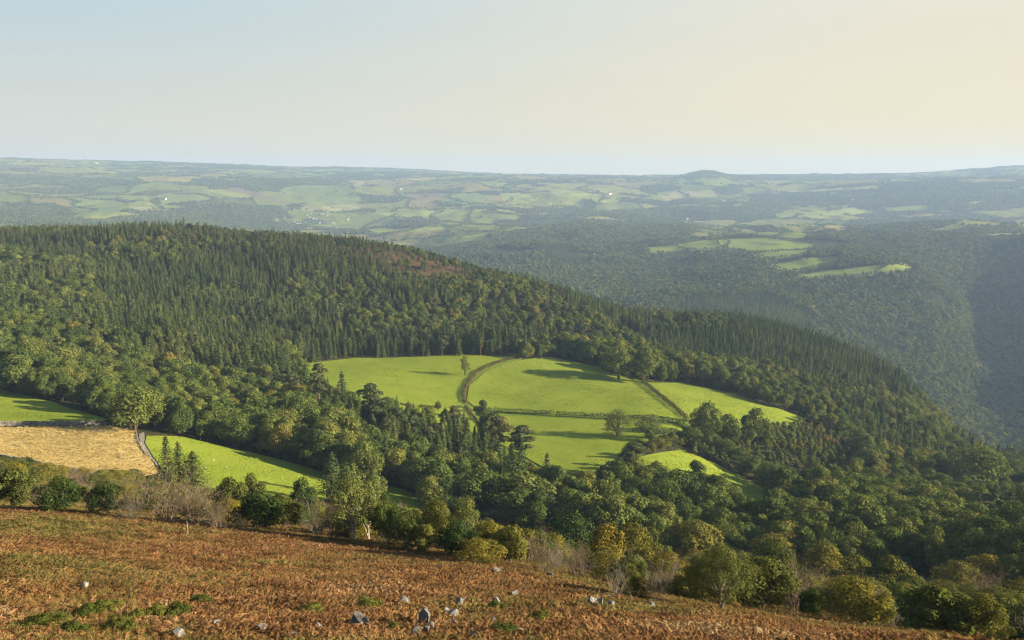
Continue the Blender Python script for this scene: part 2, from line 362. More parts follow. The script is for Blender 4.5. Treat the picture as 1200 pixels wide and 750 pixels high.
def bare(seed, h=4, w=4, stems=7, lev=4, r0=.045, leafy=0, leaf=.12, spread=.55):
    r = np.random.default_rng(seed); cr, tr = MB(), MB(); tips = []
    def grow(p, d, L, rad, l):
        n = 4; pts = [p]; q = p.copy(); dd = d.copy()
        for i in range(n - 1):
            dd = dd + r.normal(size=3) * .16; dd /= np.linalg.norm(dd); q = q + dd * L / (n - 1); pts.append(q.copy())
        tr.tube(pts, np.linspace(rad, rad * .6, n), 4 if l > 1 else 3)
        if l == 0: tips.append(q); return
        k = 3 if l > 1 else 4
        for i in range(k):
            nd = dd + r.normal(size=3) * spread + np.array([0, 0, .12]); nd /= np.linalg.norm(nd)
            b = pts[1 + (i % (n - 1))]
            grow(b, nd, L * r.uniform(.6, .85), rad * .56, l - 1)
    for s in range(stems):
        a = 2 * math.pi * (s + r.random()) / stems; e = r.uniform(.15, .6)
        grow(np.array([math.cos(a) * w * .05, math.sin(a) * w * .05, -.2]), np.array([math.cos(a) * e, math.sin(a) * e, 1.0]), h * .45, r0, lev - 1)
    V = np.concatenate(tr.v); zmax = np.percentile(V[:, 2], 99.5); xm = np.percentile(np.hypot(V[:, 0], V[:, 1]), 97)
    sc = np.array([w * .5 / xm, w * .5 / xm, h / zmax]); tr.v = [v * sc for v in tr.v]
    if leafy:
        tp = np.array(tips) * sc; P = tp[r.integers(0, len(tp), leafy)] + r.normal(size=(leafy, 3)) * .22
        cr.leaves(P, sph(leafy, r), leaf * r.uniform(.6, 1.3, leafy), r=r)
    return cr, tr, h, w

PR = {}
def proto(key, builders, leafmat, barkmat, joined=True):
    out = []
    for cr, tr, h, w in builders:
        d = dict(h=h, w=w)
        d['crown'] = cr.mesh(key + '_crown', [leafmat]) if cr.n else None
        d['trunk'] = tr.mesh(key + '_trunk', [barkmat], True)
        parts = [b for b in (cr, tr) if b.n]; vs, qs, ms, off = [], [], [], 0
        for b in parts:
            v, q = b.arrays(); vs.append(v); qs.append(q + off); ms.append(np.full(len(q), 0 if b is cr else 1)); off += len(v)
        if joined: d['joined'] = mesh_np(key + '_whole', np.concatenate(vs), np.concatenate(qs), None, [leafmat, barkmat], np.concatenate(ms))
        out.append(d)
    PR[key] = out
proto('broad', [broad(100 + i, w=w, nl=nl, base=(.03, .07, .02, .1, .04, .06)[i]) for i, (w, nl) in enumerate([(12, 16), (11, 13), (13, 20), (10, 12), (12.5, 18), (11.5, 15)])], M['broad'], M['bark'])
proto('oak', [broad(160 + i, w=w, nl=nl, base=.03) for i, (w, nl) in enumerate([(12, 18), (11, 15), (13, 22)])], M['oak'], M['bark'])
proto('ash', [broad(140 + i, h=14, w=11, nl=13, n=3400, leaf=.4, base=.0, lobe=(.2, .34)) for i in range(2)], M['birch'], M['bark'])
proto('spruce', [spruce(200 + i, w=w, whorls=wh, leaf=.9, per=9) for i, (w, wh) in enumerate([(5.8, 24), (6.6, 26), (5.4, 22), (6.2, 27), (7.0, 24)])], M['spruce'], M['bark'])
proto('pine', [pine(300 + i, w=w) for i, w in enumerate([9, 8, 10, 7])], M['pine'], M['pinebark'])
proto('young', [broad(400 + i, h=7, w=3.4, nl=9, n=1300, leaf=.36, base=.06, trunk_r=.02, lobe=(.3, .5)) for i in range(3)], M['young'], M['bark'])
sh = [broad(500 + i, h=4, w=w, nl=nl, n=8000, leaf=.15, base=.0, trunk_r=.02, lobe=(.2, .36)) for i, (w, nl) in enumerate([(4.6, 22), (4.0, 16), (5.2, 26), (3.6, 18)])]
proto('olive', sh, M['olive'], M['twig'])
proto('holly', [broad(520 + i, h=4, w=w, nl=22, n=8500, leaf=.16, base=.0, trunk_r=.02, lobe=(.2, .34)) for i, w in enumerate([4.4, 5])], M['holly'], M['bark'])
proto('yellow', [broad(530 + i, h=4, w=w, nl=18, n=6500, leaf=.15, base=.0, trunk_r=.02, lobe=(.2, .34)) for i, w in enumerate([4.4, 5])], M['yellow'], M['twig'])
proto('lone', [broad(551, h=6, w=6.4, nl=34, n=20000, leaf=.12, base=.15, trunk_r=.04, forks=2, lobe=(.2, .3))], M['lone'], M['greybark'])
proto('birch', [broad(560 + i, h=7, w=5.5, nl=18, n=5200, leaf=.17, base=.14, trunk_r=.017, forks=3, lobe=(.2, .32)) for i in range(2)], M['birch'], M['palebark'])
proto('conifer', [spruce(570 + i, h=11, w=5.2, whorls=26, per=9, q=10, leaf=.34) for i in range(3)], M['spruce'], M['bark'])
proto('bare', [bare(600 + i, stems=11, leafy=700, leaf=.1) for i in range(4)], M['hedge_bank'], M['twig'])
proto('palebare', [bare(620 + i, stems=s, leafy=260, leaf=.1, r0=.034, lev=4, spread=.62) for i, s in enumerate([6, 8, 4])], M['birch'], M['paletwig'])
proto('farbroad', [broad(700 + i, h=12, w=11, nl=9, n=420, leaf=1.7, base=.0, lobe=(.3, .46), forks=1) for i in range(4)], M['far'], M['bark'])
proto('farspruce', [spruce(720 + i, h=20, w=6, whorls=10, per=6, q=3, leaf=1.5) for i in range(2)], M['spruce'], M['bark'])
proto('hedgeblob', [broad(740 + i, h=9, w=11, nl=5, n=70, leaf=3.2, base=.0, lobe=(.35, .5), forks=1) for i in range(3)], M['far'], M['bark'])

# ------------------------------------------------------------------ scene object helpers
def tag(o, label=None, cat=None, group=None, kind=None):
    if label: o['label'] = label
    if cat: o['category'] = cat
    if group: o['group'] = group
    if kind: o['kind'] = kind
    return o
def link(name, me, loc=(0, 0, 0), parent=None):
    o = bpy.data.objects.new(name, me); COL.objects.link(o); o.location = loc
    if parent: o.parent = parent
    return o
NAME = dict(oak='oak_tree', broad='broadleaf_tree', ash='ash_tree', spruce='spruce_tree', pine='pine_tree', young='young_tree', olive='hawthorn_bush', holly='holly_bush', yellow='autumn_bush',
            lone='hawthorn_tree', birch='birch_tree', conifer='yew_tree', bare='bare_bush', palebare='bare_thorn')
CATS = dict(oak='tree', broad='tree', ash='tree', spruce='spruce', pine='pine', young='sapling', olive='bush', holly='bush', yellow='bush', lone='tree', birch='tree', conifer='conifer', bare='bush', palebare='bush')
SRC = {}
def plant(key, pos, h, w, label, group, var=None, rot=None):
    """one plant as a thing: an Empty at its foot with trunk and crown; later ones copy the first of their kind"""
    var = random.randrange(len(PR[key])) if var is None else var % len(PR[key]); p = PR[key][var]
    if (key, var) not in SRC:
        e = bpy.data.objects.new(NAME[key], None); COL.objects.link(e); e.empty_display_size = .5
        kids = []
        for nm in ('trunk', 'crown'):
            if p[nm] is None: continue
            nm2 = ({'trunk': 'stems', 'crown': 'leaves'} if key in ('olive', 'holly', 'yellow', 'bare', 'palebare') else {'trunk': 'trunk', 'crown': 'crown'})[nm]
            o = bpy.data.objects.new(nm2, p[nm]); COL.objects.link(o); o.parent = e; kids.append(o)
        SRC[(key, var)] = (e, kids)
    else:
        e0, k0 = SRC[(key, var)]
        e = e0.copy(); COL.objects.link(e)
        for k in k0:
            o = k.copy(); COL.objects.link(o); o.parent = e
    e.location = pos; e.rotation_euler = (0, 0, random.uniform(0, 6.283) if rot is None else rot)
    e.scale = (w / p['w'], w / p['w'], h / p['h'])
    tag(e, label, CATS[key], group); return e

def scatter_group():
    ng = bpy.data.node_groups.new('scatter', 'GeometryNodeTree')
    ng.interface.new_socket('Geometry', in_out='INPUT', socket_type='NodeSocketGeometry')
    ng.interface.new_socket('Geometry', in_out='OUTPUT', socket_type='NodeSocketGeometry'); return ng
def scatter(name, P, rotz, scale, idx, meshes, label, cat, tilt=None, kind='stuff'):
    """one object of countless plants: points on the ground, a plant mesh on each"""
    pc = bpy.data.collections.new(name + '_kinds')
    for k, me in enumerate(meshes):
        o = bpy.data.objects.new('%s_kind_%02d' % (name, k), me); pc.objects.link(o)
    me = bpy.data.meshes.new(name); me.vertices.add(len(P)); me.vertices.foreach_set('co', np.asarray(P, np.float32).ravel())
    rot = np.zeros((len(P), 3), np.float32); rot[:, 2] = rotz
    if tilt is not None: rot[:, :2] = tilt
    a = me.attributes.new('rot', 'FLOAT_VECTOR', 'POINT'); a.data.foreach_set('vector', rot.ravel())
    a = me.attributes.new('scl', 'FLOAT_VECTOR', 'POINT'); a.data.foreach_set('vector', np.asarray(scale, np.float32).ravel())
    a = me.attributes.new('idx', 'INT', 'POINT'); a.data.foreach_set('value', np.asarray(idx, np.int32))
    o = link(name, me)
    ng = scatter_group(); L = ng.links.new
    gi = ng.nodes.new('NodeGroupInput'); go = ng.nodes.new('NodeGroupOutput'); ip = ng.nodes.new('GeometryNodeInstanceOnPoints')
    ci = ng.nodes.new('GeometryNodeCollectionInfo'); ci.inputs['Collection'].default_value = pc; ci.inputs['Separate Children'].default_value = True; ci.inputs['Reset Children'].default_value = True
    def na(n, t):
        q = ng.nodes.new('GeometryNodeInputNamedAttribute'); q.data_type = t; q.inputs['Name'].default_value = n; return q.outputs['Attribute']
    er = ng.nodes.new('FunctionNodeEulerToRotation'); L(na('rot', 'FLOAT_VECTOR'), er.inputs[0])
    L(gi.outputs[0], ip.inputs['Points']); L(ci.outputs[0], ip.inputs['Instance']); ip.inputs['Pick Instance'].default_value = True
    L(na('idx', 'INT'), ip.inputs['Instance Index']); L(er.outputs[0], ip.inputs['Rotation']); L(na('scl', 'FLOAT_VECTOR'), ip.inputs['Scale'])
    L(ip.outputs[0], go.inputs[0])
    md = o.modifiers.new('scatter', 'NODES'); md.node_group = ng
    return tag(o, label, cat, None, kind)

# ------------------------------------------------------------------ land use, traced on the photograph and laid on the ground
FIELDS = {
 'A': [(-120, 447), (0, 457), (60, 471), (128, 493), (100, 497), (0, 496), (-120, 500)],
 'B': [(-120, 503), (0, 502), (100, 501), (130, 501), (158, 507), (164, 520), (180, 543), (185, 556), (150, 562), (92, 557), (50, 549), (0, 538), (-120, 520)],
 'C': [(172, 512), (215, 513), (290, 530), (368, 551), (388, 561), (380, 588), (345, 594), (250, 584), (205, 566), (186, 545), (170, 520)],
 'C2': [(440, 568), (470, 574), (508, 586), (500, 602), (446, 600)],
 'D': [(342, 428), (420, 420), (540, 417), (606, 418), (562, 433), (543, 455), (541, 474), (552, 490), (530, 510), (500, 506), (420, 488), (365, 458)],
 'D2': [(552, 490), (545, 483), (560, 498), (566, 520), (530, 515), (528, 509)],
 'E': [(547, 470), (550, 452), (568, 437), (602, 424), (645, 419), (700, 430), (752, 450), (800, 493), (700, 488), (560, 480)],
 'F': [(757, 449), (800, 449), (850, 460), (905, 477), (945, 492), (925, 506), (850, 508), (806, 494)],
 'G': [(562, 485), (700, 493), (805, 501), (796, 510), (745, 518), (722, 536), (700, 562), (640, 550), (585, 520)],
 'H': [(744, 538), (800, 528), (845, 547), (897, 574), (910, 590), (886, 607), (800, 574), (742, 560)],
}
MIDFIELDS = [
 ([(757, 290), (790, 286), (803, 292), (800, 297), (762, 298)], 'pasture'), ([(790, 287), (828, 281), (855, 283), (848, 291), (812, 293)], 'pasture'),
 ([(833, 281), (900, 279), (952, 286), (955, 290), (905, 296), (850, 291)], 'pasture'), ([(880, 298), (948, 291), (948, 299), (903, 303)], 'pasture'),
 ([(898, 311), (940, 303), (985, 300), (982, 307), (925, 318)], 'pasture'), ([(930, 323), (965, 317), (1060, 308), (1072, 313), (1025, 321), (945, 325)], 'pasture'),
 ([(770, 296), (800, 296), (815, 300), (780, 303)], 'pasture'),
]
FARFIELDS = [
 ([(80, 236), (105, 227), (140, 230), (148, 240), (140, 252), (90, 254)], 'g'), ([(140, 228), (172, 229), (178, 240), (150, 240)], 'y'), ([(150, 241), (178, 243), (175, 248), (155, 246)], 's'),
 ([(185, 228), (235, 222), (275, 230), (240, 235), (190, 240)], 'g'), ([(235, 222), (255, 222), (290, 230), (275, 231)], 'y'), ([(265, 222), (275, 219), (300, 225), (345, 240), (330, 238)], 'b'),
 ([(325, 222), (345, 217), (410, 217), (428, 236), (400, 242), (345, 238)], 'g'), ([(350, 243), (420, 239), (428, 244), (400, 247), (355, 247)], 's'), ([(465, 228), (530, 226), (500, 236)], 'b'),
 ([(510, 236), (530, 227), (560, 226), (580, 234), (545, 240)], 'g'), ([(585, 226), (620, 226), (625, 235), (590, 236)], 'y'), ([(440, 250), (520, 246), (575, 245), (560, 250), (470, 256)], 'y'),
 ([(430, 268), (520, 265), (525, 269), (440, 274)], 'y'), ([(530, 278), (570, 274), (570, 279), (535, 284)], 'y'), ([(640, 224), (680, 224), (700, 229), (660, 230)], 'y'),
 ([(770, 227), (835, 222), (840, 230), (780, 235)], 's'), ([(690, 232), (730, 232), (725, 237), (700, 238)], 'y'), ([(915, 224), (1030, 217), (1030, 221), (930, 226)], 's'),
 ([(965, 247), (1000, 243), (1035, 248), (1000, 253)], 'y'), ([(1035, 243), (1090, 240), (1085, 247), (1040, 248)], 'y'), ([(1125, 238), (1150, 235), (1150, 239)], 'y'),
 ([(1145, 222), (1190, 221), (1190, 225)], 'y'), ([(1075, 275), (1140, 275), (1210, 272), (1210, 280), (1090, 282)], 'y'), ([(935, 249), (985, 247), (990, 252), (950, 256)], 'y'),
]
FARWOODS = [[(570, 275), (700, 258), (830, 262), (800, 282), (700, 290), (600, 290)], [(690, 248), (780, 243), (880, 242), (920, 248), (880, 258), (720, 256)], [(1000, 258), (1080, 254), (1130, 258), (1100, 268), (1050, 272), (990, 268)],
            [(0, 242), (60, 238), (85, 246), (90, 262), (0, 262)], [(50, 212), (120, 208), (180, 214), (100, 222)], [(270, 240), (330, 242), (345, 256), (260, 258)], [(880, 227), (1000, 228), (1010, 240), (880, 240)]]
BR_EDGE = [(-200, 575), (0, 591), (100, 598), (200, 609), (300, 620), (400, 633), (500, 647), (600, 662), (700, 687), (760, 698), (850, 714), (950, 731), (1050, 744), (1130, 760), (1300, 790)]
def edge_y(px): return np.interp(px, [p[0] for p in BR_EDGE], [p[1] for p in BR_EDGE])

ALLF = [FIELDS[k] for k in FIELDS] + [[(536, 465), (560, 476), (700, 484), (808, 488), (812, 505), (700, 499), (560, 492)], [(742, 443), (765, 446), (816, 499), (792, 499)], [(533, 485), (540, 440), (600, 413), (615, 421), (562, 445), (562, 500)], [(-120, 488), (128, 488), (168, 504), (140, 510), (-120, 510)], [(897, 574), (914, 592), (888, 622), (800, 590), (756, 566), (760, 552), (780, 560), (830, 590)], [(722, 536), (714, 574), (690, 588), (625, 578), (572, 530), (600, 520), (640, 545)], [(158, 504), (173, 504), (200, 548), (180, 552)]]

# ------------------------------------------------------------------ terrain sheet
X, Y, Z = XG, YG, ZG + CZ
PXG, PYG, _ = project(X, Y, Z)
vis = (np.abs(AZg) < 1.2) & (Dg > 0)
CG = np.empty(X.shape + (3,), np.float32)
n1 = fbm(X / 9, Y / 9, 31, 4)[..., None]; n2 = fbm(X / 70, Y / 70, 37, 4)[..., None]
floor_c = np.array([.045, .045, .02]) * (.7 + .6 * n1)
br_c = np.array([.13, .07, .026]) * (.6 + .8 * n1); scrub_c = np.array([.085, .082, .03]) * (.6 + .8 * n1)
CG[:] = floor_c
near = (Dg < 140)[..., None] & np.ones(CG.shape, bool)
wb = ss(0, 1, (Dg - 60) / 80)[..., None] * np.ones(X.shape)[..., None]
brm = ((PYG > edge_y(PXG) - 4) & (Dg < 130)) | (Dg < 40)
CG = np.where(near, np.where(brm[..., None], br_c, scrub_c), CG)
CG = np.where(((Dg >= 140) & (Dg < 240))[..., None], scrub_c * .8, CG)
for poly in ALLF:
    if max(p[0] for p in poly) > 330:
        m = inpoly(PXG, PYG, poly) & (Dg > 240) & (Dg < 760); CG[m] = np.array([.125, .17, .026]) * (.8 + .4 * n1[m])
heath = inpoly(PXG, PYG, [(430, 290), (470, 284), (520, 298), (570, 318), (640, 345), (690, 368), (630, 364), (560, 346), (480, 322), (435, 306)]) & (Dg > 700) & (Dg < 1300)
CG = np.where(heath[..., None], np.array([.075, .055, .03]) * (.6 + .8 * n1), CG)
mid = (Dg > 1250) & (Dg < 3600)
CG = np.where(mid[..., None], np.array([.04, .05, .02]), CG)
# far patchwork of fields: irregular cells with hedge banks
fz = Dg > 2600
warp = fbm(X / 700, Y / 700, 51, 3) - .5
U = AZg * 15 + 0 * Dg + warp * 1.3; W = np.log(Dg) * 10 + 0 * AZg + (fbm(X / 900, Y / 900, 57, 3) - .5) * 1.6
ang = .35; U, W = U * math.cos(ang) - W * math.sin(ang), U * math.sin(ang) + W * math.cos(ang)
iu, iw = np.floor(U), np.floor(W); f1 = np.full(U.shape, 9.); f2 = np.full(U.shape, 9.); cid = np.zeros(U.shape)
for a in (-1, 0, 1):
    for b in (-1, 0, 1):
        cx, cy = iu + a, iw + b
        dd = np.maximum(np.abs(cx + .15 + .7 * _hash(cx, cy, 71) - U), np.abs(cy + .15 + .7 * _hash(cx, cy, 72) - W))
        c = _hash(cx, cy, 73); m = dd < f1
        f2 = np.where(m, f1, np.minimum(f2, dd)); cid = np.where(m, c, cid); f1 = np.where(m, dd, f1)
edge = f2 - f1
PAL = np.array([[.09, .135, .035], [.09, .145, .035], [.11, .17, .035], [.13, .18, .04], [.085, .12, .035], [.15, .19, .045], [.17, .19, .06], [.13, .165, .04], [.14, .15, .055], [.1, .15, .04], [.14, .17, .05], [.1, .14, .036], [.12, .165, .04]])
FC = np.array([1.25, 1.0, .8]) * PAL[(cid * 12.999).astype(int)] * (.85 + .3 * n2)
wn = fbm(X / 950, Y / 950, 61, 4); wood = (wn > .595) | (fbm(X / 300, Y / 300, 63, 3) > .66)
hedge = edge < .036
for poly in FARWOODS: wood |= inpoly(PXG, PYG, poly) & (Dg > 3000) & (Dg < 9500)
painted = np.zeros(X.shape, bool)
FCC = dict(g=(.13, .165, .045), y=(.2, .235, .05), s=(.23, .22, .09), b=(.15, .12, .08))
for poly, k in FARFIELDS:
    m = inpoly(PXG, PYG, poly) & (Dg > 3300) & (Dg < 12000); FC[m] = FCC[k]; wood &= ~m; painted |= m; hedge &= ~(m & (_hash(np.floor(U), np.floor(W), 5) < .6))
FC = np.where((hedge | wood)[..., None], np.array([.045, .06, .022]), FC)
town = inpoly(PXG, PYG, [(325, 254), (345, 247), (400, 248), (420, 256), (400, 264), (320, 262)]) & (Dg > 4000) & (Dg < 7500)
wood &= ~town
CG = np.where((Dg > 3400)[..., None], FC, CG)
for poly, k in MIDFIELDS:
    m = inpoly(PXG, PYG, poly) & (Dg > 1700) & (Dg < 3700); CG[m] = (.165, .205, .042) if k == 'pasture' else (.09, .11, .045)
na, nd = X.shape
iv = (np.arange(na - 1)[:, None] * nd + np.arange(nd - 1)[None]).ravel()
quads = np.stack([iv, iv + 1, iv + nd + 1, iv + nd], 1)
verts = np.stack([X, Y, Z], -1).reshape(-1, 3)
tip = len(verts); verts = np.vstack([verts, [[0, 0, CZ - 1.7]]])
it = np.arange(na - 1) * nd; tris = np.stack([np.full(na - 1, tip), it, it + nd], 1)
def ground_material(name, attr=True, base=(.1, .1, .1), bumpy=0):
    m, nt, out = mat(name); L = nt.links.new
    geo = N(nt, 'ShaderNodeNewGeometry'); nz = N(nt, 'ShaderNodeTexNoise'); nz.inputs['Scale'].default_value = .9; nz.inputs['Detail'].default_value = 8; L(geo.outputs['Position'], nz.inputs['Vector'])
    mr = N(nt, 'ShaderNodeMapRange'); mr.inputs[1].default_value = .3; mr.inputs[2].default_value = .7; mr.inputs[3].default_value = .75; mr.inputs[4].default_value = 1.25; L(nz.outputs['Fac'], mr.inputs[0])
    at_ = N(nt, 'ShaderNodeAttribute', attribute_name='Col'); s = N(nt, 'ShaderNodeVectorMath', operation='SCALE'); L(at_.outputs['Color'], s.inputs[0]); L(mr.outputs[0], s.inputs['Scale'])
    d = N(nt, 'ShaderNodeBsdfDiffuse'); L(s.outputs[0], d.inputs[0]); L(d.outputs[0], out.inputs[0]); return m
me = mesh_np('terrain', verts, quads, tris, [ground_material('moor_and_farmland')], smooth=True)
ca = me.color_attributes.new('Col', 'FLOAT_COLOR', 'POINT')
cc = np.ones((len(verts), 4), np.float32); cc[:-1, :3] = CG.reshape(-1, 3); cc[-1, :3] = (.13, .07, .03)
ca.data.foreach_set('color', cc.ravel())
tag(link('terrain', me), kind='structure', label='rolling moorland valley and far farmland of small hedged fields')

# ------------------------------------------------------------------ fields near enough to have their own sheet
def grass_mat(name, stops, streak=(1, 1), sc=.12):
    m, nt, out = mat(name); L = nt.links.new
    geo = N(nt, 'ShaderNodeNewGeometry'); mp = N(nt, 'ShaderNodeMapping'); mp.inputs['Scale'].default_value = (streak[0], streak[1], 1); mp.inputs['Rotation'].default_value = (0, 0, .35); L(geo.outputs['Position'], mp.inputs['Vector'])
    n1 = N(nt, 'ShaderNodeTexNoise'); n1.inputs['Scale'].default_value = sc; n1.inputs['Detail'].default_value = 8; n1.inputs['Roughness'].default_value = .72; L(mp.outputs[0], n1.inputs['Vector'])
    r = ramp(nt, stops); L(n1.outputs['Fac'], r.inputs[0])
    n3 = N(nt, 'ShaderNodeTexNoise'); n3.inputs['Scale'].default_value = 1.1; n3.inputs['Detail'].default_value = 5; L(geo.outputs['Position'], n3.inputs['Vector'])
    bp = N(nt, 'ShaderNodeBump'); bp.inputs['Strength'].default_value = .8; bp.inputs['Distance'].default_value = .4; L(n3.outputs['Fac'], bp.inputs['Height'])
    d = N(nt, 'ShaderNodeBsdfDiffuse'); L(r.outputs[0], d.inputs[0]); L(bp.outputs[0], d.inputs['Normal'])
    # grass blades stand up and pass some of the low light
    t = N(nt, 'ShaderNodeBsdfTranslucent'); L(r.outputs[0], t.inputs[0])
    L(d.outputs[0], out.inputs[0]); return m
M['grass'] = grass_mat('pasture_grass', [(.25, (.115, .158, .02)), (.42, (.162, .212, .024)), (.58, (.188, .232, .028)), (.75, (.235, .252, .046))], (1, .6), .06)
M['grass_far'] = grass_mat('far_pasture_grass', [(.3, (.12, .2, .03)), (.7, (.17, .25, .04))])
M['straw'] = grass_mat('dead_moor_grass', [(.28, (.28, .21, .075)), (.45, (.37, .28, .105)), (.7, (.46, .365, .16))], (1, .8), .25)
M['track'] = grass_mat('gravel_track', [(.3, (.15, .14, .12)), (.7, (.22, .205, .18))], sc=1.5)
def sheet(name, pxpoly, m, lift=.4, step=5.0, dmin=180, pts=None):
    if pts is None: pts = [at(px, py, dmin)[:2] for px, py in pxpoly]
    P = []
    for i in range(len(pts)):
        a, b = np.array(pts[i]), np.array(pts[(i + 1) % len(pts)]); k = max(1, int(np.linalg.norm(b - a) / (step * .5)))
        for j in range(k): P.append(a + (b - a) * j / k)
    nb = len(P); lo = np.min(P, 0); hi = np.max(P, 0); st = max(step, (hi - lo).max() / 90)
    gx, gy = np.meshgrid(np.arange(lo[0], hi[0], st), np.arange(lo[1], hi[1], st)); q = np.stack([gx.ravel(), gy.ravel()], 1) + rng.uniform(-.2, .2, (gx.size, 2)) * st
    q = q[inpoly(q[:, 0], q[:, 1], [tuple(p) for p in P])]
    res = geometry.delaunay_2d_cdt([Vector(p) for p in P] + [Vector(p) for p in q], [], [list(range(nb))], 1, 1e-4)
    V = np.array([v[:] for v in res[0]]); z = ground(V[:, 0], V[:, 1]) + lift
    me = bpy.data.meshes.new(name); me.from_pydata([(a, b, c) for (a, b), c in zip(V, z)], [], res[2]); me.materials.append(m)
    for p in me.polygons: p.use_smooth = True
    return link(name, me)
for k, lab in dict(A='shaded green pasture above the dry stone wall', C='green sheep pasture below the dark wood', C2='small shaded end of the green sheep pasture', D='bright pasture west of the curved hedge', D2='small paddock under the end of the curved hedge',
                   E='large bright pasture inside the curved hedge', F='wedge of pasture beyond the straight hedge', G='bright pasture below the trimmed hedge', H='low strip of shaded pasture among trees').items():
    tag(sheet('pasture', FIELDS[k], M['grass']), label=lab, kind='structure')
tag(sheet('dead_grass_field', FIELDS['B'], M['straw']), label='straw coloured field inside stone walls', kind='structure')
tag(sheet('track', [(163, 509), (169, 507), (170, 516), (177, 531), (188, 546), (183, 546), (171, 532), (164, 520)], M['track'], .2, 3), label='pale gravel track bending round the straw field', kind='structure')

# ------------------------------------------------------------------ hedges, banks, walls
def path_pts(px, step, dmin=180):
    P = np.array([at(a, b, dmin)[:2] for a, b in px]); seg = np.linalg.norm(np.diff(P, axis=0), axis=1); s = np.concatenate([[0], np.cumsum(seg)])
    q = np.arange(0, s[-1], step); P = np.stack([np.interp(q, s, P[:, 0]), np.interp(q, s, P[:, 1])], 1)
    if len(P) > 9:
        k = 7; pad = np.vstack([np.repeat(P[:1], k // 2, 0), P, np.repeat(P[-1:], k // 2, 0)]); P = np.stack([np.convolve(pad[:, i], np.ones(k) / k, 'valid') for i in (0, 1)], 1)
    return P
def hedge_obj(px, h, w, m, label, dens=30, leaf=.6, gaps=0.0, name='hedge'):
    P = path_pts(px, 1.0); mb = MB(); n = len(P) * dens
    i = rng.integers(0, len(P), n); s = i + rng.random(n)
    hh = h * (.75 + .5 * fbm(s / 5, s * 0, 91, 3)); d = sph(n, rng); d[:, 2] = np.abs(d[:, 2])
    keep = fbm(s / 9, s * 0 + 3, 93, 2) > gaps
    c = np.stack([P[i, 0] + d[:, 0] * w * .5 + rng.normal(size=n) * .3, P[i, 1] + d[:, 1] * w * .5 + rng.normal(size=n) * .3], 1)
    z = ground(c[:, 0], c[:, 1]) + hh * d[:, 2] ** .6 * rng.uniform(.85, 1.05, n); C = np.column_stack([c, z])[keep]
    o = C.mean(0); mb.leaves(C - o, (d + rng.normal(size=d.shape) * .5)[keep], leaf * rng.uniform(.6, 1.3, len(C)))
    return tag(link(name, mb.mesh(name, [m]), o), label, name.replace('_', ' '))
hedge_obj([(556, 481), (600, 484), (649, 487)], 3.1, 3.0, M['hedge'], 'short western length of trimmed hedge beside the foot of the curved bank')
hedge_obj([(652, 487.5), (700, 490), (760, 494), (806, 498)], 3.2, 3.0, M['hedge'], 'trimmed dark hedge along the lower edge of the big pasture')
hedge_obj([(750, 447), (775, 467), (806, 494)], 3.4, 3.2, M['hedge'], 'straight hedge running downhill between the big pasture and the wedge pasture', 34)
hedge_obj([(609, 419), (580, 427), (560, 436), (548, 450), (543, 462), (545, 474)], 2.2, 2.6, M['hedge_bank'], 'curved brown hedge bank between the two upper pastures', 34)
hedge_obj([(546, 477), (553, 487), (561, 497)], 1.6, 1.8, M['hedge_bank'], 'short brown bank running on below the curved hedge', 30)
hedge_obj([(440, 470), (480, 477), (520, 479), (541, 478)], 1.8, 1.8, M['hedge'], 'low broken hedge behind the pines in the western pasture', 24, gaps=.42)
hedge_obj([(342, 427), (420, 419.5), (540, 416.5), (606, 417)], .9, 1.6, M['hedge_bank'], 'thin line of dead grass along the top of the western pasture', 26, .4, name='grass_verge')
def stone_wall(px, h, w, label, m, dmin=180):
    P = path_pts(px, .55, dmin); mb = MB(); r = np.random.default_rng(int(px[0][0]) + 900)
    tan = np.gradient(P, axis=0); tan /= np.linalg.norm(tan, axis=1, keepdims=True); nor = np.stack([-tan[:, 1], tan[:, 0]], 1)
    o = np.array([*P.mean(0), ground(*P.mean(0))]); courses = max(2, int(h / .4))
    for c in range(courses):
        for i in range(len(P)):
            if c == courses - 1 and r.random() < .3: continue
            ctr = np.array([*(P[i] + tan[i] * r.uniform(-.15, .15) + nor[i] * r.normal() * .05), 0]); ctr[2] = ground(ctr[0], ctr[1]) + (c + .45) * h / courses + r.normal() * .03
            e = np.array([.36, w * .5 * r.uniform(.8, 1.15) * (1 - .12 * c), h / courses * .62]) * r.uniform(.8, 1.15, 3)
            cs = np.array([[x, y, z] for x in (-1, 1) for y in (-1, 1) for z in (-1, 1)]) * e * r.uniform(.78, 1.0, (8, 3))
            V = np.stack([cs[:, 0] * tan[i, 0] + cs[:, 1] * nor[i, 0], cs[:, 0] * tan[i, 1] + cs[:, 1] * nor[i, 1], cs[:, 2]], 1) + ctr - o
            mb.add(V, [[0, 1, 3, 2], [4, 6, 7, 5], [0, 4, 5, 1], [2, 3, 7, 6], [0, 2, 6, 4], [1, 5, 7, 3]])
    return tag(link('stone_wall', mb.mesh('stone_wall', [m]), o), label, 'stone wall')
